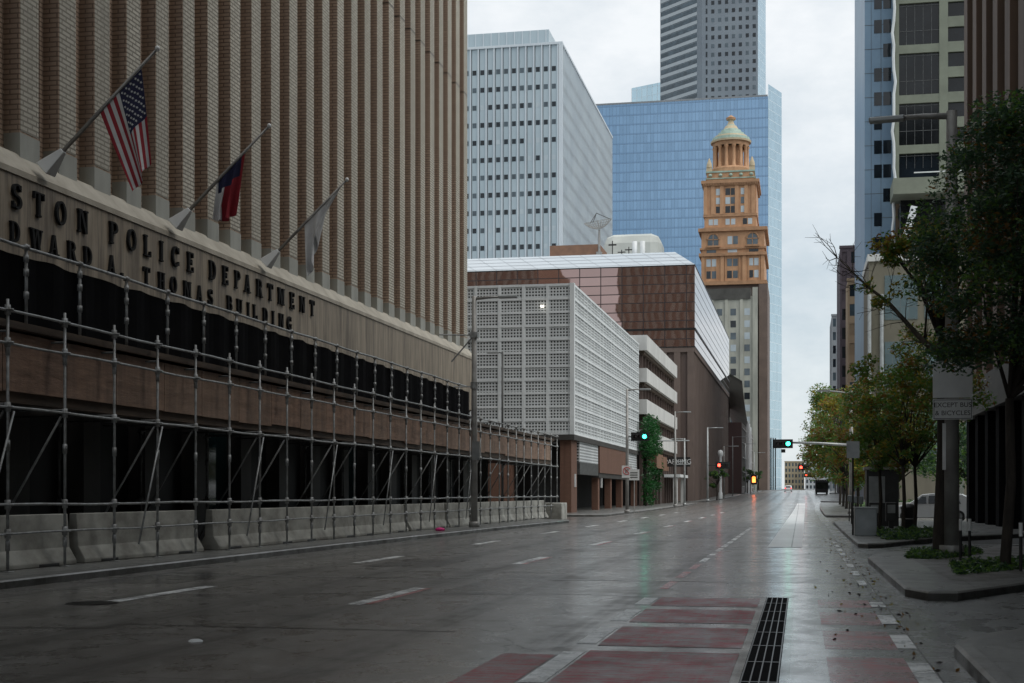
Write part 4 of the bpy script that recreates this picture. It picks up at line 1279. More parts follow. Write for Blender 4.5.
for i in range(n):
    A_, B_ = roof_row(i / n), roof_row((i + 1) / n)
    for q in range(4): mb.quad([A_[q], A_[(q + 1) % 4], B_[(q + 1) % 4], B_[q]])
mb.build('curved_roof', MT['white_dull'], lo)
MB().box(-26, -16, 311.8, 330, 17, 24).build('roof_room', MT['red_low'], lo)

# blocks further up the street and at its far end
def far_block(label, x0, x1, y0, y1, h, m, cols, rows, wm, name='office_building'):
    t = thing(name, label, 'building', ((x0 + x1) / 2, y0, gz(y0)))
    MB().box(x0, x1, y0 + .3, y1, gz(y0) - .3, h).build('wall', MT[m], t)
    mb = MB(); rc = facade(mb, (x0, y0 + .3), (1, 0), x1 - x0, gz(y0), h, cols, rows, (x1 - x0) / cols * .45, (h - gz(y0)) / rows * .4, .3)
    mb.build('facing', MT[m], t)
    windows(t, rc, [MT[w] for w in wm], most=60)
    MB().box(x0 - .15, x1 + .15, y0 - .2, y0 + 1.2, h, h + .5).build('cornice', MT[m], t)
    return t


far_block('cream low rise building closing the far end of the street', -10, 2, 900, 930, 21, 'cream', 6, 5, ['win_dark', 'win_mid'])
far_block('white low rise building at the far end beside the cream one', 2.6, 22, 880, 930, 24, 'white', 9, 6, ['win_mid', 'win_dark'])
far_block('grey brick low rise at the far end behind the trees', 23, 60, 860, 900, 30, 'grey_wall', 12, 7, ['win_dark'])

# ------------------------------------------------------------------ east side buildings
rb = thing('office_building', 'dark brown building with tall stone piers at the right edge of the picture', 'building', (9, 40, 0))
MB().box(9.4, 40, 31, 79, 7.2, 31).build('wall', MT['dark_glass'], rb); MB().box(9.4, 40, -50, 31, 7.2, 112).build('wall', MT['dark_glass'], rb)  # second box: unseen near section, made very tall to shade the near street
for k in range(34):
    y = 78.9 - k * 3.85
    if y < -46: break
    MB().box(8.5, 9.6, y - 1.5, y, 6.2, 112 if y < 31 else 31).build('pier', MT['brown_pier'], rb)
    MB().box(8.85, 9.6, y - 2.5, y - 1.85, 6.2, 112 if y < 31 else 31).build('mullion', MT['brown_pier'], rb)
    if k < 16: MB().box(8.6, 9.4, y - 1.3, y - .2, .1, 6.2).build('column', MT['net'], rb)
MB().box(8.4, 40, -50, 79.1, 5.5, 7.19).build('soffit', MT['dark_stone'], rb)
MB().box(12.5, 40, -50, 78.5, .1, 5.49).build('lobby_wall', MT['dark_glass'], rb)

bt = thing('office_tower', 'tower with greenish beige frames round big dark windows and a blue grey panelled wing', 'building', (15, 228, 0))
g2 = gz(230)
MB().box(9.9, 14.6, 232.3, 275, g2, 96).build('panel_wing', MT['blue_panel'], bt)
mb = MB()
for k in range(24): mb.box(9.88, 14.5, 232.26, 232.31, 30 + k * 3.82 - .06, 30 + k * 3.82 + .02)
for x in (10.9, 12.4): mb.box(x - .03, x + .03, 232.26, 232.312, 25, 96)
mb.build('panel_joint', MT['tower_line'], bt)
rc = []
pat = ['11', '11', '11', '10', '01', '11', '11', '10', '11', '11', '01', '11', '11', '10', '11', '01', '11', '11']
for j, p in enumerate(pat):
    for i, x in enumerate((11.95, 13.35)):
        if p[i] == '1': rc.append((x, 232.26, 33.5 + j * 3.82, 1, 0, 1.2, 2.1))
windows(bt, rc, [MT['win_dark']], name='wing_window')
MB().box(14.3, 46, 228.6, 275, 47, 97).build('frame_back', MT['win_dark'], bt)
mb = MB()
for x0, x1 in ((14.2, 14.9), (20.9, 22.2), (27.2, 28.6), (34, 35.2), (42, 43)): mb.box(x0, x1, 228, 228.7, 47, 97)
for k in range(7):
    z = 54.9 + 7.75 * k; mb.box(14.9, 20.9, 228.06, 228.69, z - .65, z + .65)
for k in range(13):
    z = 51.05 + 3.87 * k
    for x0, x1 in ((22.2, 27.2), (28.6, 34), (35.2, 42)): mb.box(x0, x1, 228.05, 228.69, z - .8, z + .8)
mb.build('frame', MT['beige_frame'], bt)
rc = []
for k in range(6): rc.append((17.9, 228.5, 58.8 + 7.75 * k, 1, 0, 5.8, 6.2))
for k in range(12): rc.append((24.7, 228.5, 53 + 3.87 * k, 1, 0, 4.8, 2.2))
windows(bt, rc, [MT['dark_glass']], name='window')
mb = MB()
for k in range(4): mb.box(16 + k * 1.25, 16.06 + k * 1.25, 228.4, 228.46, 52, 96)
for k in range(12): mb.box(15, 20.9, 228.4, 228.45, 50 + 3.87 * k, 50.07 + 3.87 * k)
mb.build('mullion', MT['steel_dark'], bt)
mb = MB(); pts = [(14.1 + .25 * math.sin(k * 2.3) * (k % 2), 227.7, 33 + k * 1.9) for k in range(34)]
mb.path(pts, .24, 6); mb.build('rain_pipe', MT['white_panel'], bt)
MB().box(13.6, 46, 221, 228.5, 46.6, 49.0).build('terrace', MT['beige_frame'], bt)
MB().box(16.6, 46, 220.8, 221, 49.6, 49.75).build('terrace_rail', MT['white'], bt)
for x in (26.2, 40): MB().box(x, x + 1.2, 221.4, 222.6, 20, 46.6).build('terrace_column', MT['white_panel'], bt)
mb = MB(); mb.obox((15.6, 221.4, 40.5), (1.1, 0, 4.2), (0, .3, 0), (.5, 0, -.13)); mb.build('diagonal_strut', MT['white_panel'], bt)
MB().box(15, 46, 226, 228.5, 30, 46.6).build('lower_glass', MT['dark_glass'], bt)

po = thing('low_building', 'beige plaster building with pale cyan window bays behind the right hand trees', 'building', (12, 202, 0))
MB().box(9.2, 40, 202.3, 219, gz(200), 33.6).build('wall', MT['beige_wall'], po)
MB().box(9.0, 40.2, 202.0, 219, 33.6, 34.6).build('parapet', MT['conc_pale'], po)
for z0, z1 in ((25.5, 31.6), (15.5, 22.5), (7, 12.5)):
    for x in (11.3, 16.6, 22.):
        MB().box(x, x + 4.4, 202.2, 202.32, z0, z1).build('window_bay', MT['cyan_glass'], po)
mb = MB()
for x in (9.25, 10.9): mb.path([(x, 202, gz(200)), (x, 202, 29)], .28, 8)
mb.build('downpipe', MT['pole_pale'], po)

fb = far_block('tan brick building beyond the beige one, seen past the bare branch', 9.0, 20, 288, 300, 43.5, 'tan_wall', 6, 11, ['win_mid', 'tan_wall', 'win_dark'])
fb = far_block('dark plum brick tower rising behind the tan building', 7.95, 19, 303, 330, 52.5, 'plum_wall', 6, 13, ['win_dark', 'plum_wall'])
fb = far_block('narrow grey tower farthest up the right side of the street', 8.3, 11.2, 402, 430, 50.5, 'grey_wall', 2, 13, ['win_mid', 'win_dark'])
# block behind the police tower, met only in mirror glass
rf = thing('office_building', 'brown brick office block behind the police building', 'building', (-70, 55, 0))
MB().box(-82, -60, 30, 78, 0, 58).build('wall', MT['brick_side'], rf)
mb = MB()
for k in range(11): mb.box(-81.8 + k * 2, -80.9 + k * 2, 78, 78.6, 2, 57)
mb.build('pier', MT['brick_front'], rf)

# ------------------------------------------------------------------ street lamps and signals
def lamp_post(label, x, y, h, arm, r=.11, m='pole', ang=0., group='street lamp posts', base=True, head=True):
    z = gz(y) + .154
    t = thing('street_lamp', label, 'street lamp', (x, y, z), group)
    mb = MB(); mb.path([(x, y, z), (x, y, z + .25)], r * 1.75, 14); mb.path([(x, y, z + .2), (x, y, z + h * .5), (x, y, z + h)], [r * 1.1, r * .95, r * .75], 14)
    mb.build('pole', MT[m], t, True)
    d = Vector((math.cos(ang), math.sin(ang), 0))
    b = Vector((x, y, z + h - .12))
    mb = MB(); mb.path([b, b + d * arm * .5 + Vector((0, 0, .05)), b + d * arm + Vector((0, 0, .06))], [r * .5, r * .42, r * .36], 8); mb.build('arm', MT[m], t, True)
    if head:
        c = b + d * (arm + .25) + Vector((0, 0, .05)); n = Vector((-d.y, d.x, 0))
        mb = MB(); mb.obox(c, d * .42, n * .13, (0, 0, .06)); mb.build('lamp_head', MT['pole_pale'], t, bevel=.03)
    return t


t = lamp_post('tall grey lamp post in front of the scaffold, with a small banner bracket', -14.0, 60.6, 10.1, 1.25, .135)
mb = MB()
z = 8.55; mb.path([(-14.0, 60.6, z), (-15.5, 60.3, z + .02)], .03, 6); mb.path([(-14.05, 60.6, z - .05), (-15.0, 60.5, z - 1.15)], .035, 6); mb.box(-14.17, -13.83, 60.43, 60.77, z - .12, z + .12)
mb.path([(-14.0, 60.6, 6.3), (-14.9, 60.5, 6.3)], .03, 6); mb.path([(-14.0, 60.6, 6.2), (-14.0, 60.6, 6.5)], .165, 10)
mb.build('bracket', MT['steel'], t)
MB().box(-14.06, -13.72, 60.38, 60.44, 3.1, 3.9).build('notice', MT['sign_back'], t)
lamp_post('dark thin lamp post standing in front of the white screened garage', -20.9, 99.4, 11.6, .45, .085, 'pole_dark', R(180))
lp = lamp_post('grey lamp post on the garage corner, holding the lit green signal', -12.75, 106, 9.3, 1.1, .12)
t2 = lamp_post('grey lamp post in front of the spandrel garage with two cross arms', -13.1, 151.5, 10.1, 1.0, .12)
mb = MB(); mb.path([(-15.0, 151.5, 7.2), (-11.6, 151.5, 7.2)], .07, 6); mb.path([(-13.1, 151.5, 5.0), (-12.0, 151.5, 5.0)], .06, 6); mb.build('cross_arm', MT['pole_pale'], t2)
t2 = lamp_post('pale pole just right of the cross armed lamp post', -12.95, 162, 7.6, .9, .11, 'pole_pale', R(180))
mb = MB(); mb.path([(-14.2, 162, 4.9), (-12.3, 162, 4.9)], .06, 6); mb.build('cross_arm', MT['pole_pale'], t2)
lamp_post('pale lamp post against the brown ribbed wall, holding the red signal', -12.9, 196.5 + 5.5, 10.4, 1.5, .14, 'pole_pale')
lamp_post('thin lamp post beyond the red signal on the west pavement', -12.4, 236, 8.6, 1.7, .09, 'pole')
lamp_post('thin lamp post by the maroon clad building', -12.2, 262, 10.9, 1.9, .09, 'pole')
lamp_post('pale lamp post in front of the white canopied building', -11.8, 306 + 6, 10.8, 1.6, .15, 'pole_pale')
lamp_post('farthest thin lamp post on the west pavement', -11.2, 352, 9.6, 2.0, .12, 'pole_pale')
t2 = thing('signal_post', 'short white ornamental post with a globe top beside the red signal', 'post', (-12.6, 229, gz(229) + .15))
mb = MB(); mb.lathe((-12.6, 229, gz(229) + .15), [(.34, 0), (.34, .9), (.22, 1.1), (.22, 5), (.3, 5.1), (.22, 5.3), (.2, 6.6), (.42, 6.9), (.46, 7.3), (.3, 7.7), (0, 7.8)], 12); mb.build('shaft', MT['white'], t2, True)
t2 = lamp_post('tall lamp post by the bus lane sign, its arm reaching over the street', 3.52, 35.3, 10.6, 1.25, .165, 'pole', R(172), head=True)


def signal_head(label, c, lit, face=(0, -1), horiz=True, sc_=1., lamp='green_lamp', litpos=2):
    """three-lens head facing down the street towards -y"""
    x, y, z = c
    t = thing('traffic_light', label, 'traffic light', (x, y, z), 'traffic lights over the street')
    w, h = 1.08 * sc_, .36 * sc_
    if not horiz: w, h = h, w
    MB().box(x - w / 2, x + w / 2, y, y + .22, z - h / 2, z + h / 2).build('housing', MT['black'], t, bevel=.03)
    bw, bh = w / 2 + .14 * sc_, h / 2 + .14 * sc_
    MB().box(x - bw, x + bw, y + .10, y + .125, z - bh, z + bh).build('back_plate', MT['black'], t)
    for k in range(3):
        o = (k - 1) * .345 * sc_
        cx, cz = (x + o, z) if horiz else (x, z + o)
        n = 16; r_ = .145 * sc_
        mb = MB(); b = []
        mb.v = [(cx, y - .035, cz)] + [(cx + r_ * math.cos(2 * math.pi * i / n), y - .006, cz + r_ * math.sin(2 * math.pi * i / n)) for i in range(n)]
        for i in range(n): mb.f.append((0, 1 + i, 1 + (i + 1) % n)); mb.m.append(0)
        mb.build('lens', MT[lamp] if k == litpos else MT['lens_off'], t, True)
        mb = MB(); pts = [(cx + (r_ + .02) * math.cos(R(a)), cz + (r_ + .02) * math.sin(R(a))) for a in range(-10, 191, 20)]
        for p, q in zip(pts, pts[1:]): mb.quad([(p[0], y - .004, p[1]), (q[0], y - .004, q[1]), (q[0], y - .2, q[1]), (p[0], y - .2, p[1])])
        v = mb.build('visor', MT['black'], t); s = v.modifiers.new('s', 'SOLIDIFY'); s.thickness = .01
    return t


t = signal_head('lit green traffic light on the garage corner lamp post', (-11.75, 105.6, 5.85), 2)
MB().path([(-12.75, 106, 5.85), (-11.75, 105.9, 5.85)], .05, 8).build('mount', MT['pole_dark'], t)
ma = thing('signal_mast', 'grey signal mast at the right kerb with a long arm over the bus lane', 'signal mast', (3.5, 104, .15))
mb = MB(); mb.path([(3.5, 104, .15), (3.5, 104, 8.9)], [.16, .12], 12); mb.path([(3.5, 104, .15), (3.5, 104, .5)], .26, 12); mb.build('mast', MT['pole'], ma, True)
mb = MB(); mb.path([(3.5, 104, 5.05), (1, 104, 5.22), (-1.75, 104, 5.3)], [.12, .09, .06], 10); mb.build('mast_arm', MT['pole_pale'], ma, True)
mb = MB(); mb.path([(3.5, 104, 8.75), (1.9, 104, 8.95)], .05, 8); mb.obox((1.6, 104, 8.95), (.45, 0, 0), (0, .13, 0), (0, 0, .06)); mb.build('lamp_arm', MT['pole_pale'], ma)
t = signal_head('lit green traffic light hanging on the long mast arm', (-1.25, 103.7, 5.18), 2)
MB().box(-1.4, -1.1, 103.95, 104.02, 4.55, 4.8).build('mount', MT['pole_dark'], t)
t = signal_head('lit red traffic light beside the brown ribbed wall', (-10.75, 201.5, 5.55), 0, lamp='red_lamp', litpos=0, sc_=1.5)
MB().path([(-12.9, 202, 5.55), (-10.2, 201.9, 5.55)], .05, 8).build('mount', MT['pole_dark'], t)
t = signal_head('lit red traffic light over the far crossing, left of the orange tree', (.45, 201, 5.2), 0, lamp='red_lamp', litpos=0, sc_=1.3)
MB().path([(5.3, 201.4, 5.25), (.4, 201.3, 5.25)], .07, 8).build('mount', MT['pole'], t)
MB().path([(5.3, 201.4, .6), (5.3, 201.4, 8.6)], .13, 8).build('post', MT['pole'], t)
t = signal_head('farthest lit red traffic light, low and small down the street', (1.5, 303, 5.35), 0, lamp='red_lamp', litpos=0, sc_=1.3)
MB().path([(7, 303.4, 5.6), (1.2, 303.3, 5.4)], .08, 8).build('mount', MT['pole'], t)
MB().path([(7, 303.4, 1.2), (7, 303.4, 7.6)], .15, 8).build('post', MT['pole'], t)
t = thing('pedestrian_signal', 'glowing orange pedestrian signal low on the far left pavement', 'pedestrian signal', (-9.9, 309, 3.0))
MB().box(-10.5, -9.3, 309, 309.3, 3.5, 5.6).build('housing', MT['black'], t)
mb = MB(); mb.box(-10.25, -9.55, 308.9, 308.99, 3.9, 4.6)
for k in range(4): mb.box(-10.25 + k * .19, -10.13 + k * .19, 308.9, 308.99, 4.61, 5.1 + .12 * math.sin(k * 1.1))
mb.build('hand', MT['hand_lamp'], t)
MB().path([(-10.6, 309.3, gz(309)), (-10.6, 309.3, 5.6)], .12, 8).build('post', MT['pole'], t)

# small signs on the garage corner
def small_sign(label, x, y, z, w, h, pole, parts):
    t = thing('street_sign', label, 'sign', (x, y, .15), 'small signs on the garage corner')
    MB().box(x - w / 2, x + w / 2, y - .02, y, z - h / 2, z + h / 2).build('plate', MT['sign_face'], t)
    parts(t)
    if pole: MB().path([(x, y + .04, .15), (x, y + .04, z + h / 2)], .04, 8).build('post', MT['pole'], t)


def noturn(t):
    mb = MB(); mb.path([(-12.75 + .27 * math.cos(2 * math.pi * i / 20), 105.8, 3.3 + .27 * math.sin(2 * math.pi * i / 20)) for i in range(21)], .03, 6); mb.path([(-12.94, 105.8, 3.49), (-12.56, 105.8, 3.11)], .03, 6); mb.build('ban_ring', MT['sign_red'], t)
    mb = MB(); mb.path([(-12.82, 105.81, 3.12), (-12.82, 105.81, 3.36), (-12.62, 105.81, 3.38)], .03, 6); mb.build('arrow', MT['sign_ink'], t)


def textlines(t):
    mb = MB()
    for k in range(3): mb.box(-12.4, -11.85, 104.965, 104.978, 2.78 + .17 * k, 2.84 + .17 * k)
    mb.build('print', MT['sign_ink'], t)


small_sign('white square sign with a barred arrow on the garage corner lamp post', -12.75, 105.84, 3.25, .75, .9, False, noturn)
small_sign('white square sign on its own thin post at the garage corner', -12.1, 105, 3.0, .75, .8, True, textlines)

# bus lane sign on the tall pole
bs_ = thing('bus_lane_sign', 'grey white sign reading EXCEPT BUS & BICYCLES on the thick pole, top half behind leaves', 'sign', (3.5, 34.9, 2.9))
MB().box(3.05, 3.95, 34.88, 34.90, 3.38, 3.87).build('plate', MT['sign_face'], bs_)
MB().box(3.05, 3.95, 34.88, 34.90, 3.895, 4.75).build('upper_plate', MT['sign_face'], bs_)
mb = MB()
for x0, x1, z0, z1 in ((3.07, 3.93, 3.40, 3.412), (3.07, 3.93, 3.838, 3.85), (3.07, 3.082, 3.412, 3.838), (3.918, 3.93, 3.412, 3.838)): mb.box(x0, x1, 34.872, 34.879, z0, z1)
mb.build('border', MT['sign_ink'], bs_)
for z, s in ((3.72, 'EXCEPT BUS'), (3.53, '& BICYCLES')): add_text(bs_, 'lettering', s, .155, (3.5, 34.876, z), (R(90), 0, 0), MT['sign_ink'], ext=.003)
for z in (3.6, 4.4): MB().box(3.3, 3.74, 34.905, 35.2, z - .02, z + .02).build('bracket', MT['sign_back'], bs_)
MB().box(3.28, 3.36, 35.0, 35.03, 2.2, 3.3).build('side_tag', MT['sign_face'], bs_)

# bollards
first = None
for (x, y, lb) in ((3.47, 32.9, 'thin black post with a white band, left of the pair by the planter'), (3.64, 32.7, 'thin black post with a white band, right of the pair by the planter'), (4.12, 28.6, 'thin black post with a white band standing alone near the right edge')):
    t = thing('bollard', lb, 'bollard', (x, y, .154), 'thin posts on the right pavement')
    MB().path([(x, y, .154), (x, y, 1.1)], .032, 8).build('post', MT['pole_dark'], t)
    MB().path([(x, y, .82), (x, y, 1.08)], .036, 8).build('band', MT['sign_face'], t)

t = thing('utility_cabinet', 'grey metal utility cabinet standing at the kerb by the second planter', 'cabinet', (2.1, 51.5, .15))
MB().box(1.85, 2.6, 51.2, 52.0, .154, 1.12).build('body', MT['cab'], t, bevel=.015)
MB().box(1.9, 2.55, 51.18, 51.2, .3, 1.05).build('door', MT['cab'], t)
MB().box(1.82, 2.63, 51.15, 52.05, 1.121, 1.16).build('lid', MT['pole_pale'], t)
t = thing('bus_stop_pole', 'thin dark bus stop pole beside the grey cabinet', 'bus stop pole', (1.82, 52.3, .15))
MB().path([(1.82, 52.3, .15), (1.82, 52.3, 3.5)], .035, 8).build('pole', MT['pole_dark'], t)
MB().box(1.60, 2.05, 52.25, 52.28, 2.9, 3.5).build('plate', MT['sign_back'], t)
t = thing('kiosk', 'dark paneled kiosk under the trees on the right pavement', 'kiosk', (3.3, 66, .15))
MB().box(2.9, 4.3, 66, 67.6, .15, 2.7).build('body', MT['pole_dark'], t)
MB().box(3.0, 3.7, 65.97, 66, 1.2, 2.4).build('poster', MT['sign_back'], t)
MB().box(2.8, 4.4, 65.9, 67.7, 2.7, 2.82).build('roof', MT['pole'], t)
for i, (x, y, lb) in enumerate(((3.05, 62, 'black newspaper box left of its neighbour under the trees'), (3.75, 62.2, 'black newspaper box right of its neighbour under the trees'))):
    t = thing('newspaper_box', lb, 'newspaper box', (x, y, .15), 'newspaper boxes')
    MB().box(x - .22, x + .22, y, y + .4, .45, 1.25).build('case', MT['black'], t, bevel=.02)
    MB().box(x - .16, x + .16, y - .01, y, .8, 1.15).build('door', MT['sign_back'], t)
    MB().box(x - .1, x + .1, y + .1, y + .3, .154, .45).build('stand', MT['black'], t)
pk = None
for k, (x, y) in enumerate(((2.35, 58.5), (2.35, 64.6), (2.4, 70.8), (2.5, 77.2))):
    if pk is None:
        pk = thing('parking_meter', 'grey parking meter nearest the cabinet on the right kerb', 'parking meter', (x, y, .15), 'parking meters along the right kerb')
        MB().path([(x, y, .15), (x, y, 1.2)], .03, 8).build('post', MT['pole_dark'], pk)
        MB().box(x - .09, x + .09, y - .07, y + .07, 1.2, 1.52).build('head', MT['cab'], pk, bevel=.03)
    else:
        copy_tree(pk, (x, y, .15), label=('grey parking meter second along the right kerb', 'grey parking meter third along the right kerb', 'grey parking meter last before the side street')[k - 1])
bn = thing('litter_bin', 'round dark litter bin beside the newspaper boxes', 'bin', (4.5, 63, .15))
mb = MB(); mb.lathe((4.5, 63, .15), [(.0, 0), (.27, 0), (.30, .8), (.33, .82), (.33, .88), (.2, 1.02), (0, 1.05)], 16); mb.build('drum', MT['pole_dark'], bn, True)
MB().path([(4.5 + .31 * math.cos(i * .4), 63 + .31 * math.sin(i * .4), .55) for i in range(17)], .015, 5).build('hoop', MT['pole'], bn)
for x0, x1, y0, y1_ in ((-9.7, -7.9, 30.5, 34.2), (-5.9, -4.6, 22.4, 28.0), (-4.4, -2.9, 52, 60), (-12.9, -11.2, 24, 27.5)):
    o = MB().quad([(x0, y0, .0025), (x1, y0 + .2, .0025), (x1 - .1, y1_, .0025), (x0 + .05, y1_ + .15, .0025)]).build('road_patch', MT['patch']); tag(o, kind='structure')
rgp = random.Random(3)
for k in range(9):
    y = 16 + k * 6.2; x = rgp.uniform(-12, -7)
    pts = [(x + i * rgp.uniform(.5, .9), y + rgp.uniform(-.35, .35) + i * .05, .0035) for i in range(9)]
    mb = MB()
    for p, q in zip(pts, pts[1:]): mb.quad([(p[0], p[1], p[2]), (q[0], q[1], q[2]), (q[0], q[1] + .05, q[2]), (p[0], p[1] + .05, p[2])])
    tag(mb.build('road_seam', MT['tar']), kind='structure')
g = MB(); g.lathe((-13.95, 54.4, .155), [(.05, 0), (.26, .02), (.3, .12), (.2, .22), (.0, .26)], 9)
o = g.build('bag', MT['pink'], None, True, loc=(-13.95, 54.4, .15)); tag(o, 'small bright pink bag lying by the concrete barriers', 'bag'); o.scale = (.7, .5, .55)
# low walls and shelter roof in the garden beyond
tag(MB().box(6.2, 40, 103.6, 104.1, .15, 1.0).build('garden_wall', MT['conc_pale'], None, loc=(20, 104, .15)), 'low pale concrete wall in front of the green lawn', 'wall')
tag(MB().quad([(5.5, 106, .19), (60, 106, .19), (60, 184, 1.4), (5.5, 184, .5)]).build('grass', MT['lawn']), kind='stuff')
t = thing('canopy', 'pale flat roofed canopy in the garden behind the trees', 'canopy', (12, 140, .15))
MB().box(8, 22, 138, 150, 4.6, 5.0).build('roof', MT['conc_pale'], t)
for x in (8.6, 14.5, 21): MB().box(x, x + .4, 138.4, 138.8, .2, 4.59).build('post', MT['pole'], t)

# ------------------------------------------------------------------ vehicles
def car(name, label, cat, loc, rz, m, L=4.6, W=1.85, H=1.62, van=True):
    t = thing(name, label, cat, (0, 0, 0))
    hw = W / 2
    prof = [(-L / 2, .42), (-L / 2 + .04, .78), (-L / 2 + .12, 1.0), (-L / 2 + .42, H - .16), (-L / 2 + .7, H - .03), (0, H), (.55, H - .06), (1.28, 1.04), (L / 2 - .22, .84), (L / 2 - .03, .68), (L / 2, .42), (L / 2 - .1, .24), (-L / 2 + .1, .24)]
    mb = MB(); n = len(prof)
    rows = []
    for s in (-1, -.86, .86, 1):
        b = len(mb.v)
        for x, z in prof:
            in_ = .0 if z < 1.02 else (z - 1.02) * .28
            zz = z if abs(s) < 1 else (z - .03 if z > .5 else z + .02)
            mb.v.append((x * (1 if abs(s) < 1 else .985), s * (hw - in_), zz))
        rows.append(b)
    for a, b in zip(rows, rows[1:]):
        for i in range(n): j = (i + 1) % n; mb.f.append((a + i, a + j, b + j, b + i)); mb.m.append(0)
    mb.f.append(tuple(rows[0] + i for i in reversed(range(n)))); mb.f.append(tuple(rows[-1] + i for i in range(n))); mb.m += [0, 0]
    mb.build('body', m, t, True).modifiers.new('e', 'EDGE_SPLIT').split_angle = R(35)
    for s in (-1, 1):
        y = s * (hw - .10)
        for xs in ((-1.75, -.75), (-.65, .2), (.3, .98)):
            a, b = xs
            top = H - .14 if b < .9 else H - .18
            pts = [(a + (.18 if a < -1.2 else 0), y + s * .115, 1.04), (b, y + s * .115, 1.04), (b - (.42 if b > .9 else .02), y - s * .0 + s * .0, top), (a + (.45 if a < -1.2 else .02), y, top)]
            pts = [(p[0], p[1] + s * .012, p[2]) for p in pts]
            o = MB().quad(pts if s < 0 else pts[::-1]).build('window', MT['dark_glass'], t); q = o.modifiers.new('s', 'SOLIDIFY'); q.thickness = .02
        for x in (-L / 2 + .85, L / 2 - .88):
            mb = MB(); mb.path([(x, s * (hw - .2), .33), (x, s * (hw + .015), .33)], .33, 20); w = mb.build('wheel', MT['rubber'], t)
            mb = MB(); mb.path([(x, s * (hw - .1), .33), (x, s * (hw + .025), .33)], .2, 14); mb.build('rim', MT['sign_back'], w)
        MB().box(-L / 2 - .01, -L / 2 + .1, s * (hw - .22) - .14, s * (hw - .22) + .14, .78, .98).build('tail_light', MT['tail_lamp'], t)
        MB().box(L / 2 - .2, L / 2 - .03, s * (hw - .3) - .16, s * (hw - .3) + .16, .62, .76).build('headlight', MT['sign_face'], t)
    pts = [(-L / 2 + .15, -hw + .25, 1.06), (-L / 2 + .40, -hw + .38, H - .2), (-L / 2 + .40, hw - .38, H - .2), (-L / 2 + .15, hw - .25, 1.06)]
    pts = [(p[0] - .02, p[1], p[2]) for p in pts]
    o = MB().quad(pts).build('rear_window', MT['dark_glass'], t); o.modifiers.new('s', 'SOLIDIFY').thickness = .02
    t.location = loc; t.rotation_euler = (0, 0, rz)
    return t


car('parked_car', 'white car seen between the tree trunks on the cross street at right', 'car', (7.4, 84.6, .01), R(172), MT['car_white'])
car('parked_car', 'white hatchback behind the left trunk on the cross street, left of the other white car', 'car', (13.4, 90.5, .01), R(4), MT['car_white'], 4.3)
car('parked_car', 'tiny pale car far down the street at its end', 'car', (-3.2, 372, gz(372)), R(90), MT['car_white'])
bu = thing('bus', 'dark bus with a row of small roof lights parked far down the right kerb', 'bus', (4.3, 305, gz(305)))
gb_ = gz(305)
MB().box(3.0, 5.6, 305, 317, gb_ + .35, gb_ + 3.1).build('body', MT['pole_dark'], bu, bevel=.12)
MB().box(3.15, 5.45, 304.95, 305.0, gb_ + 1.2, gb_ + 2.5).build('windscreen', MT['dark_glass'], bu)
for k in range(5): MB().box(3.35 + k * .45, 3.45 + k * .45, 304.93, 304.99, gb_ + 2.85, gb_ + 2.95).build('marker_light', MT['white'], bu)
for x in (3.05, 5.25):
    for y in (307, 314): MB().path([(x, y, gb_ + .45), (x + .3, y, gb_ + .45)], .45, 14).build('wheel', MT['rubber'], bu)

# ------------------------------------------------------------------ trees
def leaf_cloud(name, parent, centres, radii, counts, size, mats, weights, seed, flat=.7, loc=None):
    """many small leaf blades through the volumes of the clumps"""
    rg = np.random.default_rng(seed)
    P, S, Mi = [], [], []
    for c, r, n in zip(centres, radii, counts):
        d = rg.normal(size=(n, 3)); d /= np.linalg.norm(d, axis=1)[:, None]
        rad = rg.random(n) ** .45
        p = d * rad[:, None] * np.array([r, r, r * flat]) + np.array(c)
        P.append(p); Mi.append(rg.choice(len(mats), size=n, p=rg.dirichlet(np.array(weights) * 6 + .05)))
    P = np.concatenate(P); Mi = np.concatenate(Mi); n = len(P)
    a = rg.normal(size=(n, 3)); a[:, 2] *= .6; a /= np.linalg.norm(a, axis=1)[:, None]
    b = rg.normal(size=(n, 3)); b -= (b * a).sum(1)[:, None] * a; b /= np.linalg.norm(b, axis=1)[:, None]
    s = size * (.6 + .8 * rg.random(n))[:, None]
    off = OFF[parent.name] if parent is not None else Vector(loc or (0, 0, 0))
    P = P - np.array(off)
    nn = np.cross(a, b)
    V = np.stack([P - a * s, P + b * s * .42 + nn * s * .12, P + a * s, P - b * s * .42 + nn * s * .12], 1).reshape(-1, 3)
    me = bpy.data.meshes.new(name)
    me.vertices.add(4 * n); me.loops.add(4 * n); me.polygons.add(n)
    me.vertices.foreach_set('co', V.astype(np.float32).ravel())
    me.loops.foreach_set('vertex_index', np.arange(4 * n, dtype=np.int32))
    me.polygons.foreach_set('loop_start', np.arange(0, 4 * n, 4, dtype=np.int32))
    me.polygons.foreach_set('loop_total', np.full(n, 4, dtype=np.int32))
    me.polygons.foreach_set('material_index', Mi.astype(np.int32))
    for m in mats: me.materials.append(m)
    me.update(); me.validate()
    o = bpy.data.objects.new(name, me)
    return link(o, parent, (0, 0, 0) if parent is not None else tuple(off))


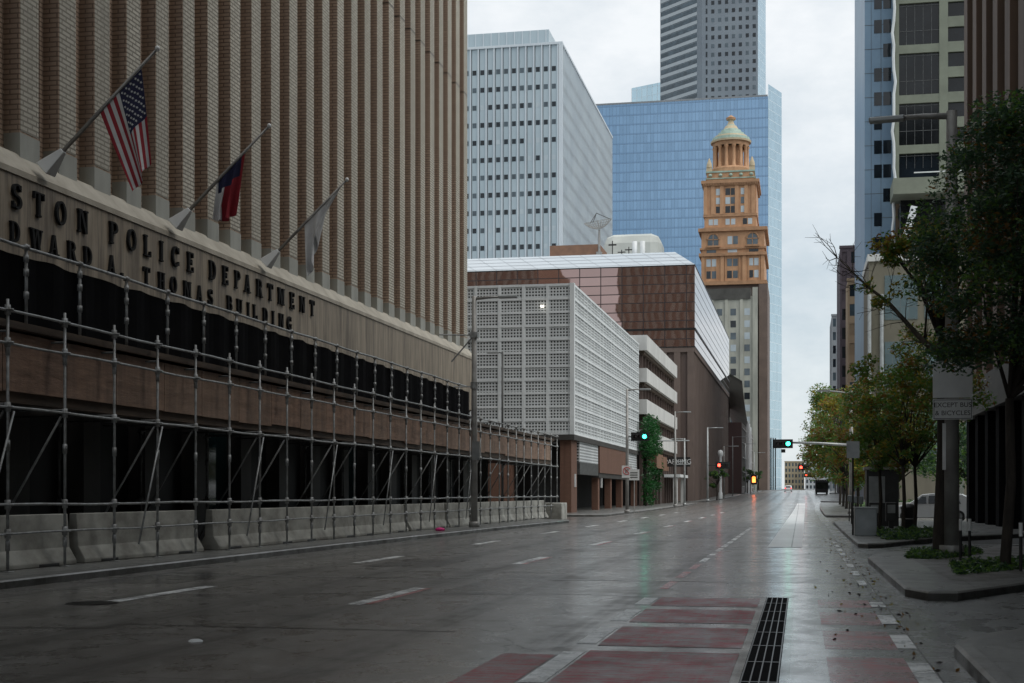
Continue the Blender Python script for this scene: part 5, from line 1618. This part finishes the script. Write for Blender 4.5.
def tree(label, x, y, h, cr, mats, weights, seed, trunk_r=.14, fork=2.6, leaf=.11, n=5000, clumps=26, lean=(0, 0), bark='bark', rs=(.20, .42), cx=0., group=None, crown_lo=None, wide=1., extra=None, z0=.15, sparse=1.0):
    rg = random.Random(seed)
    z0 = gz(y) + z0
    t = thing('tree', label, 'tree', (x, y, z0), group)
    mb = MB()
    top = Vector((x + lean[0], y + lean[1], z0 + fork))
    mb.path([(x, y, z0 - .02), (x, y, z0 + .15), (x + lean[0] * .5 + .05, y, z0 + fork * .5), top], [trunk_r * 1.45, trunk_r * 1.1, trunk_r, trunk_r * .85], 10)
    lo = crown_lo if crown_lo is not None else fork * .9
    cz = z0 + (lo + h) / 2; hz = (h - lo) / 2
    cs = []
    for i in range(clumps):
        while True:
            v = Vector((rg.uniform(-1, 1), rg.uniform(-1, 1), rg.uniform(-1, 1)))
            if .25 < v.length < 1: break
        p = Vector((x + cx + lean[0] + v.x * cr * wide, y + lean[1] + v.y * cr, cz + v.z * hz))
        cs.append(p)
    if extra: cs += [Vector(e) for e in extra]
    for p in cs[: 18]:
        a = top; mid = a.lerp(p, .5) + Vector((rg.uniform(-.2, .2), rg.uniform(-.2, .2), .25 * hz * .4))
        mb.path([a, mid, p], [trunk_r * .5, trunk_r * .26, trunk_r * .07], 6)
        for q in range(2):
            e = p + Vector((rg.uniform(-.7, .7), rg.uniform(-.7, .7), rg.uniform(-.2, .6))) * cr * .3
            mb.path([mid.lerp(p, .5), e], [trunk_r * .14, trunk_r * .03], 5)
    mb.build('trunk', MT[bark], t, True)
    rad = [cr * rg.uniform(*rs) for _ in cs]
    tot = sum(r ** 2 for r in rad)
    cnt = [max(20, int(n * r * r / tot * sparse * rg.uniform(.6, 1.3))) for r in rad]
    leaf_cloud('crown', t, cs, rad, cnt, leaf, [MT[m] for m in mats], weights, seed)
    return t, top


G = 'street trees on the right pavement'
# the big dark one at the right, close to the camera
t1, top1 = tree('large dark leaved tree at the right edge, its crown over the bus lane sign', 4.0, 29.8, 9.6, 2.5, ['leaf_dark', 'leaf_green', 'leaf_orange'], [.9, .2, .06], 3, .10, 3.4, .054, 62000, 150, (.12, .3), crown_lo=4.2, wide=1.05, rs=(.12, .27), cx=.85,
                 extra=[(2.9, 28.8, 5.3), (3.3, 29.2, 4.75), (2.6, 29.5, 6.4), (5.6, 28, 4.2), (5.9, 28.5, 3.6), (4.6, 28, 5.4), (3.6, 29.4, 4.5), (2.8, 29.4, 4.7), (3.25, 29.4, 4.5), (4.5, 29, 4.15), (5.0, 29, 3.9), (5.3, 29.5, 4.5), (4.7, 29.6, 4.7), (5.8, 29.2, 5.0), (2.5, 29.3, 5.8), (5.2, 28.7, 3.5), (4.75, 28.9, 3.75), (6.0, 29.3, 4.2), (4.2, 28.8, 4.7), (3.9, 29.1, 5.1), (3.0, 29.6, 7.1), (2.5, 29.2, 7.0), (2.8, 29.3, 4.4), (3.15, 29.2, 4.3)])
t2, top2 = tree('slender tree right beside the bus lane sign pole, with sparse yellowing leaves', 3.25, 35.6, 8.6, 1.5, ['leaf_yellow', 'leaf_green', 'leaf_orange'], [.5, .4, .3], 5, .14, 5.2, .07, 3000, 22, (.1, .3), crown_lo=5.6, group=G)
# a long half-bare limb out over the street
mb = MB(); rg = random.Random(4)
limb = [(3.25, 35.5, 5.0), (2.9, 35.3, 5.25), (2.45, 35.2, 5.75), (2.05, 35.1, 6.2), (1.6, 35.0, 6.55), (1.2, 35.0, 6.95), (.85, 35.0, 7.3)]
mb.path(limb, [.085, .07, .055, .045, .032, .02, .008], 8)
for i in range(1, 7):
    b = Vector(limb[i])
    for q in range(5):
        d = Vector((rg.uniform(-.9, .25), rg.uniform(-.4, .4), rg.uniform(-.35, .8))).normalized()
        L = rg.uniform(.35, .85)
        m1 = b + d * L * .5 + Vector((0, 0, rg.uniform(-.05, .1))); e = b + d * L + Vector((rg.uniform(-.1, .1), 0, rg.uniform(-.1, .2)))
        mb.path([b, m1, e], [.014, .009, .004], 5)
        for w in range(3):
            d2 = (d + Vector((rg.uniform(-.8, .8), rg.uniform(-.5, .5), rg.uniform(-.8, .8)))).normalized()
            mb.path([m1.lerp(e, w / 3), m1.lerp(e, w / 3) + d2 * rg.uniform(.15, .4)], [.006, .003], 4)
mb.build('limb', MT['bark_pale'], t2, True)
leaf_cloud('limb_leaves', t2, [(2.35, 35.2, 7.55), (2.75, 35.2, 7.5), (2.1, 35.1, 7.2), (1.85, 35, 6.2), (2.9, 35, 7.7), (3.3, 35, 7.4), (1.5, 35, 6.6), (2.3, 35, 6.5)], [.34, .42, .25, .25, .35, .4, .3, .3], [320, 420, 160, 110, 300, 260, 60, 50], .07, [MT['leaf_green'], MT['leaf_yellow'], MT['leaf_orange']], [.7, .35, .1], 9)
mb = MB()
for c in ((2.35, 35.2, 7.5), (2.75, 35.2, 7.45), (3.3, 35.1, 7.4)): mb.path([limb[1], (2.95, 35.2, 6.3), c], [.035, .025, .01], 6)
mb.build('twig', MT['bark_pale'], t2, True)

spec = [
    ('yellow green tree behind the bus lane sign, second thin trunk from it', 4.35, 57.5, 8.0, 2.5, [.35, .65, .14], 21, 7500),
    ('yellow green tree with a thin trunk left of the bus lane sign', 3.7, 54.5, 7.0, 1.9, [.25, .7, .14], 22, 5500),
    ('dark green young tree beside the grey cabinet', 3.0, 57.2, 5.6, 1.3, [.1, .9, .05], 23, 4000),
    ('dull green tree by the dark kiosk', 3.5, 70, 7.6, 2.2, [.2, .8, .12], 24, 6000),
    ('yellowing tree just before the signal mast', 5.6, 100, 8.2, 2.4, [.3, .6, .25], 25, 5000),
    ('orange brown tree behind the signal mast', 4.4, 116, 10.0, 3.4, [.25, .5, .5], 26, 9000),
    ('green and orange tree second beyond the signal mast', 4.0, 131, 10.8, 4.0, [.15, .7, .35], 27, 11000),
    ('bright green tree leaning furthest over the street', 4.2, 148, 12.6, 4.6, [.15, .85, .22], 28, 13000),
    ('green tree near the far red light', 4.4, 168, 12.6, 4.8, [.15, .7, .25], 29, 10000),
]
for lb, x, y, h, cr, w, sd, n in spec:
    tree(lb, x, y, h, cr, ['leaf_yellow', 'leaf_green', 'leaf_orange'], w, sd, .07 if y < 80 else .13, 2.5, .085 if y < 80 else .15, n, 44, (0, 0), group=G, crown_lo=2.3, rs=(.14, .32))
for lb, x, y, h, cr, sd in (('dark tree in the garden behind the white cars', 11.5, 112, 8, 3.4, 41), ('dark tree in the garden beside the canopy', 19, 118, 9, 3.8, 42), ('dark green tree further back in the garden', 8.2, 128, 7, 2.6, 43), ('dark tree at the back of the garden before the beige building', 15, 158, 11, 4.2, 44)):
    tree(lb, x, y, h, cr, ['leaf_dark', 'leaf_green'], [.8, .3], sd, .18, 2.4, .17, 4200, 26, group='garden trees across the side street', crown_lo=2.0)
for lb, x, y, h, cr, sd in (('small tree on the far left pavement before the brown wall', -12.3, 214, 5.6, 1.5, 51), ('small tree on the far left pavement by the maroon building', -11.6, 318, 6.2, 1.9, 52), ('small far tree on the left pavement by the white posts', -10.6, 356, 5.4, 1.6, 53)):
    tree(lb, x, y, h, cr, ['leaf_dark', 'leaf_green'], [.7, .4], sd, .1, 2.2, .2, 1100, 14, group='small trees on the left pavement', crown_lo=1.6)

# ivy over the garage front
iv = thing('ivy', 'bright green ivy sheet climbing the garage front behind the green light', 'ivy', (-15.7, 148, .2))
rg = random.Random(8); cs = []
for k in range(48): cs.append((-15.75 + rg.uniform(-.1, .15), rg.uniform(147.3, 158.5), rg.uniform(5.9, 9.4)))
for k in range(18): cs.append((-15.7, rg.choice((148.5, 152.6, 158.8)) + rg.uniform(-.4, .4), rg.uniform(.5, 6)))
leaf_cloud('foliage', iv, cs, [.75] * len(cs), [95] * len(cs), .16, [MT['leaf_bright'], MT['leaf_dark']], [.85, .2], 31, 1.0)
MB().path([(-15.9, 148.5, .2), (-15.9, 149, 4), (-15.9, 150, 8)], .08, 6).build('stem', MT['bark'], iv)


def ground_cover(pts, n, seed, h=.16, size=.05):
    """leafy mat inside a polygon given by corner points"""
    rg = np.random.default_rng(seed); P = np.array(pts)
    lo, hi = P.min(0), P.max(0); out = []
    while len(out) < n:
        p = lo + (hi - lo) * rg.random(2); c = False; j = len(P) - 1
        for i in range(len(P)):
            if (P[i][1] > p[1]) != (P[j][1] > p[1]) and p[0] < (P[j][0] - P[i][0]) * (p[1] - P[i][1]) / (P[j][1] - P[i][1]) + P[i][0]: c = not c
            j = i
        if c: out.append((p[0], p[1], .165 + h * rg.random() * (.5 + .5 * math.sin(p[0] * 5) * math.cos(p[1] * 4))))
    o = leaf_cloud('ground_cover', None, out, [.07] * n, [7] * n, size, [MT['leaf_green'], MT['leaf_dark']], [.5, .6], seed, 1.0)
    tag(o, kind='stuff')


ground_cover([(2.75, 26.8), (4.2, 29.2), (6.6, 33), (6.2, 34), (4.0, 31.4), (3.0, 30.2)], 900, 61)
ground_cover([(2.35, 33.6), (3.0, 33.2), (4.4, 36.4), (4.2, 38.2), (2.7, 36.4)], 700, 62)
ground_cover([(2.6, 46.6), (3.6, 47.2), (5.2, 53), (5.0, 58), (2.6, 54)], 900, 63, .25, .07)
ground_cover([(6.5, 105), (34, 105), (34, 109), (6.5, 109)], 2200, 64, 1.1, .16)

# fallen leaves and grit along the gutter
rg = np.random.default_rng(5); n = 260
cs = [(float(1.45 - abs(rg.normal()) * .5), float(9 + 45 * rg.random()), .012) for _ in range(n)]
tag(leaf_cloud('fallen_leaves', None, cs, [.02] * n, [1] * n, .035, [MT['leaf_orange'], MT['leaf_yellow'], MT['bark']], [.4, .2, .5], 71, .1), kind='stuff')

# ------------------------------------------------------------------ sky, light, view
world = bpy.data.worlds.new('World'); scene.world = world; world.use_nodes = True
nt = world.node_tree; bgn = nt.nodes['Background']
SUN_EL, SUN_AZ = R(55), R(106)
sky = nd(nt, 'ShaderNodeTexSky', sky_type='NISHITA'); sky.sun_disc = False; sky.sun_elevation = SUN_EL; sky.sun_rotation = SUN_AZ
tc = nd(nt, 'ShaderNodeTexCoord'); mp = nd(nt, 'ShaderNodeMapping'); mp.inputs['Scale'].default_value = (1.6, 1.6, 3.2)
nt.links.new(tc.outputs['Generated'], mp.inputs['Vector'])
f1 = noise(nt, mp.outputs['Vector'], 1.45, 8, .62, .38, .62)
cloud = mix(nt, f1, (4.0, 4.6, 5.0), (6.9, 7.05, 7.1))
skc = mix(nt, .88, sky.outputs['Color'], cloud)
nt.links.new(skc, bgn.inputs['Color']); bgn.inputs['Strength'].default_value = .1
sd = bpy.data.lights.new('sun', 'SUN'); sd.energy = 1.5; sd.angle = R(55); sd.color = (1, .96, .9)
so = bpy.data.objects.new('sun', sd); COL.objects.link(so)
dirv = Vector((math.sin(SUN_AZ) * math.cos(SUN_EL), math.cos(SUN_AZ) * math.cos(SUN_EL), math.sin(SUN_EL)))
so.rotation_euler = dirv.to_track_quat('Z', 'Y').to_euler()
vs = scene.view_settings
vs.view_transform = 'Standard'; vs.look = 'None'; vs.gamma = 1; vs.exposure = .55; vs.use_curve_mapping = False
cy = scene.cycles
cy.max_bounces = 6; cy.diffuse_bounces = 3; cy.glossy_bounces = 4; cy.transparent_max_bounces = 4
cy.use_denoising = True; cy.sample_clamp_indirect = 4
